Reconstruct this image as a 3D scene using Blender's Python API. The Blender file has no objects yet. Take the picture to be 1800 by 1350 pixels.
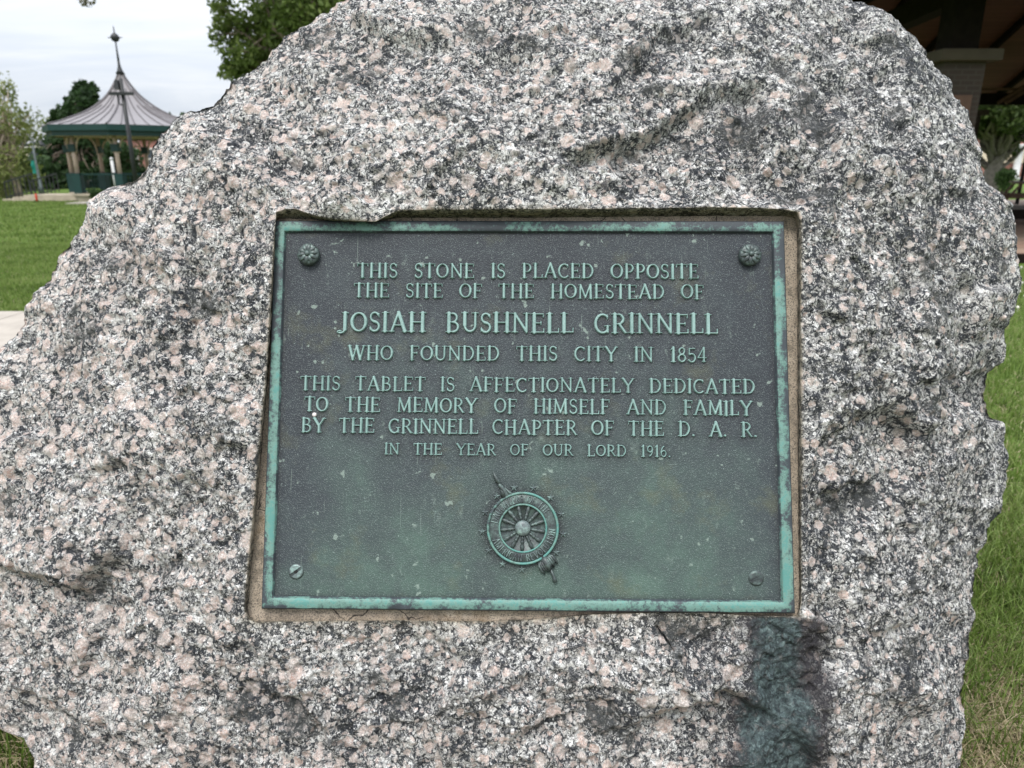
import bpy, math, random
import numpy as np
random.seed(7)
rng = np.random.default_rng(11)
sc = bpy.context.scene
COL = sc.collection

# ------------------------------------------------------------------ camera
FPX = 1248.0                      # focal length in photo pixels (1800 wide)
PITCH = math.atan(383 / FPX)
CAM = np.array([0.0, 0.0, 1.3])
RIGHT = np.array([1.0, 0, 0]); UP = np.array([0, math.sin(PITCH), math.cos(PITCH)])
FWD = np.array([0, math.cos(PITCH), -math.sin(PITCH)])
cd = bpy.data.cameras.new('camera'); cam = bpy.data.objects.new('camera', cd); COL.objects.link(cam)
cam.location = CAM; cam.rotation_euler = (math.radians(90) - PITCH, 0, 0)
cd.sensor_width = 36; cd.lens = FPX / 1800 * 36; cd.clip_start = 0.05; cd.clip_end = 2000
cd.dof.use_dof = True; cd.dof.focus_distance = 1.25; cd.dof.aperture_fstop = 5.6
sc.camera = cam
sc.view_settings.view_transform = 'Standard'; sc.view_settings.look = 'None'
sc.view_settings.exposure = 0.46; sc.view_settings.gamma = 1
sc.cycles.use_denoising = True
sc.cycles.max_bounces = 6

def ray(px, py):
    return RIGHT * ((px - 900) / FPX) + UP * (-(py - 675) / FPX) + FWD
def at_y(px, py, Y):
    d = ray(px, py); return CAM + d * (Y / d[1])
def on_z(px, py, z=0.0):
    d = ray(px, py); return CAM + d * ((z - CAM[2]) / d[2])

# ------------------------------------------------------------------ node helpers
class NT:
    def __init__(s, tree): s.t = tree; s.n = tree.nodes; s.l = tree.links
    def __call__(s, typ, ins=None, **kw):
        nd = s.n.new(typ)
        for k, v in kw.items(): setattr(nd, k, v)
        for k, v in (ins or {}).items():
            sk = nd.inputs[k]
            if isinstance(v, bpy.types.NodeSocket): s.l.new(v, sk)
            elif isinstance(v, bpy.types.Node): s.l.new(v.outputs[0], sk)
            else: sk.default_value = v
        return nd
    def math(s, op, a, b=0.0, c=0.0, clamp=False):
        nd = s.n.new('ShaderNodeMath'); nd.operation = op; nd.use_clamp = clamp
        for i, v in enumerate((a, b, c)):
            if isinstance(v, bpy.types.NodeSocket): s.l.new(v, nd.inputs[i])
            elif isinstance(v, bpy.types.Node): s.l.new(v.outputs[0], nd.inputs[i])
            else: nd.inputs[i].default_value = v
        return nd.outputs[0]
    def vmath(s, op, a, b=(0, 0, 0), scale=None):
        nd = s.n.new('ShaderNodeVectorMath'); nd.operation = op
        for i, v in enumerate((a, b)):
            if isinstance(v, bpy.types.NodeSocket): s.l.new(v, nd.inputs[i])
            else: nd.inputs[i].default_value = v
        if scale is not None: nd.inputs['Scale'].default_value = scale
        return nd.outputs[0]
    def mix(s, fac, a, b, blend='MIX'):
        nd = s.n.new('ShaderNodeMix'); nd.data_type = 'RGBA'; nd.blend_type = blend
        for k, v in ((0, fac), (6, a), (7, b)):
            if isinstance(v, bpy.types.NodeSocket): s.l.new(v, nd.inputs[k])
            elif isinstance(v, (int, float)) and k: nd.inputs[k].default_value = (v, v, v, 1)
            elif k: nd.inputs[k].default_value = (*v, 1) if len(v) == 3 else v
            else: nd.inputs[k].default_value = v
        return nd.outputs[2]
    def ramp(s, fac, stops, interp='LINEAR'):
        nd = s.n.new('ShaderNodeValToRGB'); cr = nd.color_ramp; cr.interpolation = interp
        while len(cr.elements) < len(stops): cr.elements.new(0.5)
        for e, (p, c) in zip(cr.elements, stops):
            e.position = p; e.color = (*c, 1) if hasattr(c, '__len__') else (c, c, c, 1)
        s.l.new(fac, nd.inputs[0]); return nd.outputs[0]
    def map(s, v, a, b, c=0.0, d=1.0):
        nd = s.n.new('ShaderNodeMapRange'); s.l.new(v, nd.inputs[0])
        for i, x in enumerate((a, b, c, d)): nd.inputs[i + 1].default_value = x
        return nd.outputs[0]
    def noise(s, vec, scale, detail=3, rough=0.55, dist=0.0, out=0):
        nd = s('ShaderNodeTexNoise', {'Scale': scale, 'Detail': detail, 'Roughness': rough, 'Distortion': dist})
        if vec is not None: s.l.new(vec, nd.inputs['Vector'])
        return nd.outputs[out]
    def vor(s, vec, scale, feature='F1', rnd=1.0):
        nd = s.n.new('ShaderNodeTexVoronoi'); nd.feature = feature
        nd.inputs['Scale'].default_value = scale; nd.inputs['Randomness'].default_value = rnd
        s.l.new(vec, nd.inputs['Vector']); return nd

def new_mat(name):
    m = bpy.data.materials.new(name); m.use_nodes = True
    t = NT(m.node_tree); b = m.node_tree.nodes['Principled BSDF']
    return m, t, b
def coords(t): return t('ShaderNodeTexCoord').outputs['Object']
def attr(t, name, out='Fac'): return t('ShaderNodeAttribute', attribute_name=name).outputs[out]

def mat(name, col, rough=0.6, metal=0.0, var=0.18, scale=8.0, bump=0.0, bscale=60.0, spec=0.4):
    m, t, b = new_mat(name); P = coords(t)
    n = t.noise(P, scale, 4)
    c = t.mix(t.map(n, .3, .7), tuple(x * (1 - var) for x in col), tuple(min(1, x * (1 + var)) for x in col))
    t.l.new(c, b.inputs['Base Color']); b.inputs['Roughness'].default_value = rough
    b.inputs['Metallic'].default_value = metal; b.inputs['Specular IOR Level'].default_value = spec
    if bump:
        bp = t('ShaderNodeBump', {'Strength': bump, 'Distance': 0.01, 'Height': t.noise(P, bscale, 4)})
        t.l.new(bp.outputs[0], b.inputs['Normal'])
    return m

# ------------------------------------------------------------------ world and sun (overcast)
SUN_EL, SUN_AZ = math.radians(62), math.radians(196)   # azimuth from +Y, clockwise: behind and left of the camera
w = bpy.data.worlds.new('World'); sc.world = w; w.use_nodes = True
t = NT(w.node_tree); bg = w.node_tree.nodes['Background']
sky = t('ShaderNodeTexSky', sky_type='NISHITA', sun_disc=False)
sky.sun_elevation = SUN_EL; sky.sun_rotation = SUN_AZ; sky.air_density = 1.0; sky.dust_density = 1.5
D = t('ShaderNodeTexCoord').outputs['Generated']
sx = t('ShaderNodeSeparateXYZ', {0: D})
zz = t.math('MAXIMUM', sx.outputs[2], 0.0)
den = t.math('ADD', zz, 0.12)
cv = t('ShaderNodeCombineXYZ', {0: t.math('DIVIDE', sx.outputs[0], den), 1: t.math('DIVIDE', sx.outputs[1], den), 2: 0.0}).outputs[0]
mp = t('ShaderNodeMapping', {'Vector': cv, 'Rotation': (0, 0, 0.35), 'Scale': (0.42, 0.85, 1)})
cl = t.noise(mp.outputs[0], 1.6, 6, .58, 0.4)
cl2 = t.noise(mp.outputs[0], 0.5, 3, .5, 0.2)
cs = t.math('ADD', t.math('MULTIPLY', cl, .6), t.math('MULTIPLY', cl2, .4))
ccol = t.ramp(cs, [(.32, (.64, .70, .80)), (.45, (.75, .795, .87)), (.55, (.86, .885, .93)), (.68, (.97, .98, .99))])
grad = t.math('ADD', t.math('MULTIPLY', zz, 1.9), 0.80)     # CIE overcast: brighter overhead
cl3 = t.vmath('SCALE', ccol, scale=1.0)
t.l.new(t.math('MULTIPLY', grad, 8.6), cl3.node.inputs['Scale'])
mixw = t.mix(.9, sky.outputs[0], cl3)
t.l.new(mixw, bg.inputs[0]); bg.inputs[1].default_value = 0.1
sl = bpy.data.lights.new('sun', 'SUN'); so = bpy.data.objects.new('sun', sl); COL.objects.link(so)
sl.energy = 2.0; sl.angle = math.radians(20); sl.color = (1, .97, .92)
so.rotation_euler = (math.pi / 2 - SUN_EL, 0, math.pi - SUN_AZ)
so.location = (0, 0, 30)

# ------------------------------------------------------------------ mesh helpers
ROOT = {}
def link(name, me, m, parent):
    o = bpy.data.objects.new(name, me); COL.objects.link(o)
    for mm in (m if isinstance(m, (list, tuple)) else [m]): me.materials.append(mm)
    if parent is not None: o.parent = parent
    return o
def rootloc(p):
    while p is not None and p.parent is not None: p = p.parent
    return np.array(p.location) if p is not None else np.zeros(3)
def tag(o, label=None, cat=None, group=None, kind=None):
    for k, v in (('label', label), ('category', cat), ('group', group), ('kind', kind)):
        if v: o[k] = v
    return o
def empty(name, loc, label, cat, group=None):
    o = bpy.data.objects.new(name, None); COL.objects.link(o); o.location = [float(x) for x in loc]
    o.empty_display_size = .2
    return tag(o, label, cat, group)
def np_mesh(name, V, F, m, parent=None, smooth=True, origin=None, attrs=None):
    """V (n,3) world coordinates, F (k,3|4) or list of such arrays"""
    V = np.asarray(V, np.float64)
    off = rootloc(parent) if parent is not None else (np.zeros(3) if origin is None else np.asarray(origin, float))
    me = bpy.data.meshes.new(name)
    Fs = [np.asarray(x, np.int32) for x in (F if isinstance(F, list) else [F]) if len(x)]
    nl = sum(x.size for x in Fs); npol = sum(len(x) for x in Fs)
    me.vertices.add(len(V)); me.vertices.foreach_set('co', (V - off).astype(np.float32).ravel())
    me.loops.add(nl); me.polygons.add(npol)
    me.loops.foreach_set('vertex_index', np.concatenate([x.ravel() for x in Fs]))
    tot = np.concatenate([np.full(len(x), x.shape[1], np.int32) for x in Fs])
    st = np.zeros(npol, np.int32); st[1:] = np.cumsum(tot)[:-1]
    me.polygons.foreach_set('loop_start', st); me.polygons.foreach_set('loop_total', tot)
    me.polygons.foreach_set('use_smooth', np.full(npol, smooth))
    for k, a in (attrs or {}).items():
        a = np.asarray(a, np.float32)
        if a.ndim == 1:
            at = me.attributes.new(k, 'FLOAT', 'POINT'); at.data.foreach_set('value', a)
        else:
            at = me.attributes.new(k, 'FLOAT_COLOR', 'POINT'); at.data.foreach_set('color', a.ravel())
    me.update(calc_edges=True); me.validate()
    o = link(name, me, m, parent)
    if parent is None: o.location = off
    return o

class MB:
    """collects simple solids and builds ONE mesh object"""
    def __init__(s): s.v = []; s.f = []
    def add(s, V, F):
        b = len(s.v); s.v += [tuple(map(float, x)) for x in V]; s.f += [tuple(i + b for i in f) for f in F]; return s
    def hexa(s, P): return s.add(P, [(0, 3, 2, 1), (4, 5, 6, 7), (0, 1, 5, 4), (1, 2, 6, 5), (2, 3, 7, 6), (3, 0, 4, 7)])
    def box(s, c, size, rz=0.0):
        x, y, z = [k / 2 for k in size]; ca, sa = math.cos(rz), math.sin(rz)
        P = [(-x, -y, -z), (x, -y, -z), (x, y, -z), (-x, y, -z), (-x, -y, z), (x, -y, z), (x, y, z), (-x, y, z)]
        return s.hexa([(c[0] + a * ca - b * sa, c[1] + a * sa + b * ca, c[2] + d) for a, b, d in P])
    def bar(s, a, b, w, h, up=(0, 0, 1)):
        a, b = np.array(a, float), np.array(b, float); d = b - a; d /= np.linalg.norm(d)
        sd = np.cross(d, up); sd = sd / (np.linalg.norm(sd) or 1); u = np.cross(sd, d)
        sd *= w / 2; u *= h / 2
        return s.hexa([a - sd - u, a + sd - u, a + sd + u, a - sd + u, b - sd - u, b + sd - u, b + sd + u, b - sd + u])
    def tube(s, pts, rad, n=8, cap=True):
        pts = [np.array(p, float) for p in pts]; k = len(pts)
        rad = rad if hasattr(rad, '__len__') else [rad] * k
        b = len(s.v); ref = None
        for i, p in enumerate(pts):
            d = pts[min(i + 1, k - 1)] - pts[max(i - 1, 0)]; d /= np.linalg.norm(d)
            if ref is None: ref = np.array([1., 0, 0]) if abs(d[0]) < .8 else np.array([0, 1., 0])
            x = np.cross(d, ref); x /= np.linalg.norm(x); y = np.cross(x, d); ref = y * 1 if False else ref
            for j in range(n):
                a = 2 * math.pi * j / n
                s.v.append(tuple(p + rad[i] * (x * math.cos(a) + y * math.sin(a))))
        for i in range(k - 1):
            for j in range(n):
                s.f.append((b + i * n + j, b + i * n + (j + 1) % n, b + (i + 1) * n + (j + 1) % n, b + (i + 1) * n + j))
        if cap:
            s.f.append(tuple(b + j for j in reversed(range(n)))); s.f.append(tuple(b + (k - 1) * n + j for j in range(n)))
        return s
    def lathe(s, c, prof, n=16, frame=None, a0=0.0, caps=True):
        ex, ey, ez = frame if frame is not None else (np.array([1., 0, 0]), np.array([0, 1., 0]), np.array([0, 0, 1.]))
        c = np.array(c, float); b = len(s.v)
        for r, z in prof:
            for j in range(n):
                a = a0 + 2 * math.pi * j / n
                s.v.append(tuple(c + ex * r * math.cos(a) + ey * r * math.sin(a) + ez * z))
        for i in range(len(prof) - 1):
            for j in range(n):
                s.f.append((b + i * n + j, b + i * n + (j + 1) % n, b + (i + 1) * n + (j + 1) % n, b + (i + 1) * n + j))
        if caps and prof[0][0] > 1e-6: s.f.append(tuple(b + j for j in reversed(range(n))))
        if caps and prof[-1][0] > 1e-6: s.f.append(tuple(b + (len(prof) - 1) * n + j for j in range(n)))
        return s
    def prism(s, poly, z0, z1, frame=None, c=(0, 0, 0)):
        ex, ey, ez = frame if frame is not None else (np.array([1., 0, 0]), np.array([0, 1., 0]), np.array([0, 0, 1.]))
        c = np.array(c, float); n = len(poly); b = len(s.v)
        for z in (z0, z1):
            for x, y in poly: s.v.append(tuple(c + ex * x + ey * y + ez * z))
        s.f.append(tuple(b + j for j in reversed(range(n)))); s.f.append(tuple(b + n + j for j in range(n)))
        for j in range(n): s.f.append((b + j, b + (j + 1) % n, b + n + (j + 1) % n, b + n + j))
        return s
    def build(s, name, m, parent=None, smooth=False, origin=None, bevel=0.0):
        off = rootloc(parent) if parent is not None else (np.zeros(3) if origin is None else np.asarray(origin, float))
        me = bpy.data.meshes.new(name)
        me.from_pydata([tuple(np.array(v) - off) for v in s.v], [], s.f); me.validate(); me.update()
        if smooth: me.polygons.foreach_set('use_smooth', [True] * len(me.polygons))
        o = link(name, me, m, parent)
        if parent is None: o.location = off
        if bevel:
            md = o.modifiers.new('bevel', 'BEVEL'); md.width = bevel; md.segments = 2; md.limit_method = 'ANGLE'
        return o

# ------------------------------------------------------------------ numpy noise
TAB = np.random.default_rng(5).random((4096, 7))
def hsh(c, seed):
    c = c.astype(np.int64)
    h = (c[..., 0] * 73856093) ^ (c[..., 1] * 19349663) ^ (c[..., 2] * 83492791) ^ (seed * 2654435)
    h = (h ^ (h >> 13)) * 1274126177
    return (h ^ (h >> 16)) & 4095
def gnoise(P, scale, seed):
    q = P / scale; c = np.floor(q); f = q - c; u = f * f * f * (f * (f * 6 - 15) + 10); out = 0
    for i in (0, 1):
        for j in (0, 1):
            for k in (0, 1):
                o = np.array([i, j, k]); g = TAB[hsh(c + o, seed)][..., :3] * 2 - 1
                d = ((f - o) * g).sum(-1)
                ww = (u[..., 0] if i else 1 - u[..., 0]) * (u[..., 1] if j else 1 - u[..., 1]) * (u[..., 2] if k else 1 - u[..., 2])
                out = out + d * ww
    return out
def fbm(P, scale, seed, octs=4, gain=.55):
    s = 0; a = 1
    for i in range(octs): s = s + a * gnoise(P, scale / 2 ** i, seed + i * 17); a *= gain
    return s
def facet(P, scale, seed, k=9.0, slope=.55, off=.5):
    """chipped faces: softly blended random planes, one per cell"""
    q = P / scale; c = np.floor(q); num = 0; den = 1e-9
    for i in (-1, 0, 1):
        for j in (-1, 0, 1):
            for l in (-1, 0, 1):
                n = c + np.array([i, j, l]); r = TAB[hsh(n, seed)]
                d = q - (n + r[..., :3]); d2 = (d * d).sum(-1)
                ww = np.exp(-k * d2)
                num = num + ww * ((d * (r[..., 3:6] * 2 - 1)).sum(-1) * slope * 2 + (r[..., 6] - .5) * off); den = den + ww
    return num / den

# ------------------------------------------------------------------ plaque frame of reference (solved from its four corners)
EX = np.array([.999897, -.0143537, -.0000317]); EY = np.array([.0053932, .373647, .9275553]); EZ = np.array([-.013302, -.92746, .3736859])
PC = CAM + np.array([.0275073, 1.1861256, -.4154419])
FR = (EX, EY, EZ)
def to_plane(px, py, w):
    """world points on the plane at height w above the plaque's back, seen at photo pixels (arrays allowed)"""
    px, py, w = np.broadcast_arrays(np.asarray(px, float), np.asarray(py, float), np.asarray(w, float))
    d = ((px - 900) / FPX)[..., None] * RIGHT + (-(py - 675) / FPX)[..., None] * UP + FWD
    s = (w - (CAM - PC) @ EZ) / (d @ EZ)
    return CAM + d * s[..., None]
def uv(px, py, w=0.0):
    q = to_plane(px, py, w) - PC; return np.stack([q @ EX, q @ EY], -1)

# ================================================================== MATERIALS
def granite():
    m, t, b = new_mat('granite'); P = coords(t)
    nv = t('ShaderNodeTexNoise', {'Vector': P, 'Scale': 90.0, 'Detail': 3.0, 'Roughness': .6})
    off = t.vmath('SCALE', t.vmath('SUBTRACT', nv.outputs['Color'], (.5, .5, .5)), scale=.0135)
    Q = t.vmath('ADD', P, off)
    nv2 = t('ShaderNodeTexNoise', {'Vector': P, 'Scale': 260.0, 'Detail': 2.0, 'Roughness': .6})
    off2 = t.vmath('SCALE', t.vmath('SUBTRACT', nv2.outputs['Color'], (.5, .5, .5)), scale=.005)
    Q2 = t.vmath('ADD', Q, off2)
    # pale grains
    v1 = t.vor(Q2, 142); r1 = t('ShaderNodeSeparateColor', {0: v1.outputs['Color']})
    base = t.ramp(r1.outputs[0], [(0, (.74, .73, .705)), (.28, (.61, .59, .56)), (.44, (.80, .795, .78)), (.62, (.45, .445, .43)), (.74, (.68, .66, .63)), (.88, (.24, .245, .25)), (.95, (.12, .125, .135))], 'CONSTANT')
    # pink feldspar, commoner on the left flank and foot of the stone
    sxp = t('ShaderNodeSeparateXYZ', {0: P})
    reg = t.math('ADD', t.math('MULTIPLY', t.math('SUBTRACT', t.noise(P, 2.2, 3), .5), .55), t.math('SUBTRACT', t.math('MULTIPLY', sxp.outputs[0], -.19), t.math('MULTIPLY', sxp.outputs[2], .07)))
    v2 = t.vor(Q, 53); r2 = t('ShaderNodeSeparateColor', {0: v2.outputs['Color']})
    pk = t.math('MULTIPLY', t.map(t.math('ADD', r2.outputs[0], reg), .60, .64), t.map(v2.outputs['Distance'], .52, .40))
    v3 = t.vor(Q2, 118); r3 = t('ShaderNodeSeparateColor', {0: v3.outputs['Color']})
    pk2 = t.math('MULTIPLY', t.map(t.math('ADD', r3.outputs[1], reg), .66, .70), t.map(v3.outputs['Distance'], .52, .40))
    v4 = t.vor(Q, 29); r4 = t('ShaderNodeSeparateColor', {0: v4.outputs['Color']})
    pk4 = t.math('MULTIPLY', t.map(t.math('ADD', r4.outputs[2], t.math('MULTIPLY', reg, .5)), .84, .88), t.map(v4.outputs['Distance'], .46, .36))
    pk = t.math('MAXIMUM', t.math('MAXIMUM', pk, pk4), t.math('MULTIPLY', pk2, .8))
    pcol = t.ramp(r2.outputs[1], [(0, (.62, .44, .37)), (.35, (.70, .53, .465)), (.7, (.66, .57, .52)), (1, (.55, .365, .30))])
    pcol = t.mix(t.math('MULTIPLY', t.map(t.noise(Q2, 300, 3, .65), .42, .60), .75), pcol, (.74, .70, .665))
    pcol = t.mix(t.math('MULTIPLY', t.map(t.noise(Q2, 210, 3, .6), .56, .64), .6), pcol, (.26, .235, .22))
    base = t.mix(t.math('MULTIPLY', pk, .88), base, pcol)
    # dark biotite flecks, gathered in clots
    big = t.noise(P, 15, 3, .6); mid = t.noise(Q, 74, 2, .5)
    thr = t.math('ADD', t.math('ADD', t.math('MULTIPLY', t.math('SUBTRACT', big, .5), .46), t.math('MULTIPLY', attr(t, 'mask', 'Alpha'), .09)), t.math('MULTIPLY', t.math('SUBTRACT', mid, .5), .36))  # alpha zones, partly painted shade, thicken the flecks
    fl = t.noise(Q2, 228, 4, .66, .6)
    dk = t.map(t.math('SUBTRACT', fl, thr), .477, .445)
    e1 = t.vor(Q2, 72, 'DISTANCE_TO_EDGE').outputs['Distance']
    edge = t.math('MULTIPLY', t.map(e1, .11, .04), t.map(t.noise(Q, 48, 2), .44, .54))
    e2 = t.vor(Q2, 165, 'DISTANCE_TO_EDGE').outputs['Distance']
    edge2 = t.math('MULTIPLY', t.map(e2, .12, .04), t.map(t.noise(Q, 90, 2), .45, .55))
    pep = t.map(t.noise(Q2, 390, 2, .6), .62, .67)
    nopk = t.math('SUBTRACT', 1.0, t.math('MULTIPLY', pk, .70))
    dk = t.math('MULTIPLY', t.math('MAXIMUM', t.math('MAXIMUM', dk, pep), t.math('MAXIMUM', t.math('MULTIPLY', edge2, .85), edge)), nopk, clamp=True)
    dcol = t.ramp(t.noise(Q2, 260, 2), [(.32, (.010, .012, .016)), (.52, (.026, .030, .037)), (.66, (.060, .066, .075)), (.78, (.13, .135, .14))])
    col = t.mix(t.math('MULTIPLY', dk, .97), base, dcol)
    # bruised grey faces; the alpha zones also paint in some relief shade
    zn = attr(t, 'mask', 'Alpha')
    bruise_shade = t.math('MULTIPLY', t.map(t.math('ADD', t.noise(Q, 14, 5, .66), t.math('MULTIPLY', zn, .22)), .60, .68), t.map(t.noise(Q2, 190, 2, .6), .35, .55, .40, .95))
    col = t.mix(t.math('MULTIPLY', bruise_shade, .85), col, t.mix(t.noise(Q2, 340, 3, .7), (.022, .024, .024), (.125, .13, .125)))
    # fine salt and pepper
    sp = t.noise(P, 620, 2, .7)
    col = t.mix(1.0, col, t.ramp(sp, [(.30, .55), (.5, 1.0), (.70, 1.25)]), 'MULTIPLY')
    # masks: R verdigris run, G black grime, B limonite in the cut recess
    mk = t('ShaderNodeSeparateColor', {0: attr(t, 'mask', 'Color')})
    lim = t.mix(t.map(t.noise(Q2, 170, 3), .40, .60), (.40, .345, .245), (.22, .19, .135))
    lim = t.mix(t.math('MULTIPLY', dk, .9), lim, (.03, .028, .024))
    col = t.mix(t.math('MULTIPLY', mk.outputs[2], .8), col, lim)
    brk = t.noise(Q2, 70, 6, .75)
    gk = t.map(t.math('ADD', mk.outputs[1], t.math('MULTIPLY', t.math('SUBTRACT', brk, .5), 1.7)), .34, .95)
    grime = t.mix(t.noise(P, 60, 3), (.020, .019, .024), (.060, .055, .060))
    col = t.mix(t.math('MULTIPLY', gk, .90), col, grime)
    vk = t.map(t.math('ADD', mk.outputs[0], t.math('MULTIPLY', t.math('SUBTRACT', brk, .5), 1.8)), .40, 1.0)
    vcol = t.ramp(t.noise(Q2, 95, 5, .72, .5), [(.36, (.026, .034, .037)), (.47, (.062, .086, .090)), (.57, (.115, .160, .162)), (.68, (.22, .29, .285))])
    col = t.mix(t.math('MULTIPLY', vk, .90), col, vcol)
    t.l.new(col, b.inputs['Base Color'])
    b.inputs['Roughness'].default_value = .72; b.inputs['Specular IOR Level'].default_value = .16
    h = t.math('ADD', t.math('MULTIPLY', t.noise(Q2, 130, 5, .7), 1.0), t.math('MULTIPLY', t.math('SUBTRACT', 1.0, dk), .18))
    h = t.math('ADD', h, t.math('MULTIPLY', v1.outputs['Distance'], -.35))
    bp = t('ShaderNodeBump', {'Strength': 1.0, 'Distance': .0065, 'Height': h})
    t.l.new(bp.outputs[0], b.inputs['Normal'])
    return m
M_GRANITE = granite()

def mortar():
    m, t, b = new_mat('mortar'); P = coords(t)
    n = t.noise(P, 22, 5, .65); f = t.noise(P, 420, 3, .7)
    c = t.ramp(n, [(.3, (.22, .18, .135)), (.5, (.36, .295, .225)), (.7, (.43, .36, .28))])
    c = t.mix(t.map(f, .50, .60), c, (.12, .105, .085))
    c = t.mix(t.math('MULTIPLY', t.map(t.noise(P, 48, 5, .75), .52, .62), .55), c, (.10, .085, .065))
    st = t.map(t.noise(P, 9, 4, .6), .57, .68)
    c = t.mix(t.math('MULTIPLY', st, .6), c, (.16, .10, .04))
    ck = t.vor(t.vmath('ADD', P, t.vmath('SCALE', t('ShaderNodeTexNoise', {'Vector': P, 'Scale': 30.0}).outputs['Color'], scale=.03)), 7, 'DISTANCE_TO_EDGE').outputs['Distance']
    c = t.mix(t.math('MULTIPLY', t.map(ck, .010, .003), t.map(t.noise(P, 5, 2), .52, .56)), c, (.03, .025, .02))
    t.l.new(c, b.inputs['Base Color']); b.inputs['Roughness'].default_value = .9
    bp = t('ShaderNodeBump', {'Strength': .6, 'Distance': .004, 'Height': f}); t.l.new(bp.outputs[0], b.inputs['Normal'])
    return m
M_MORTAR = mortar()

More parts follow.
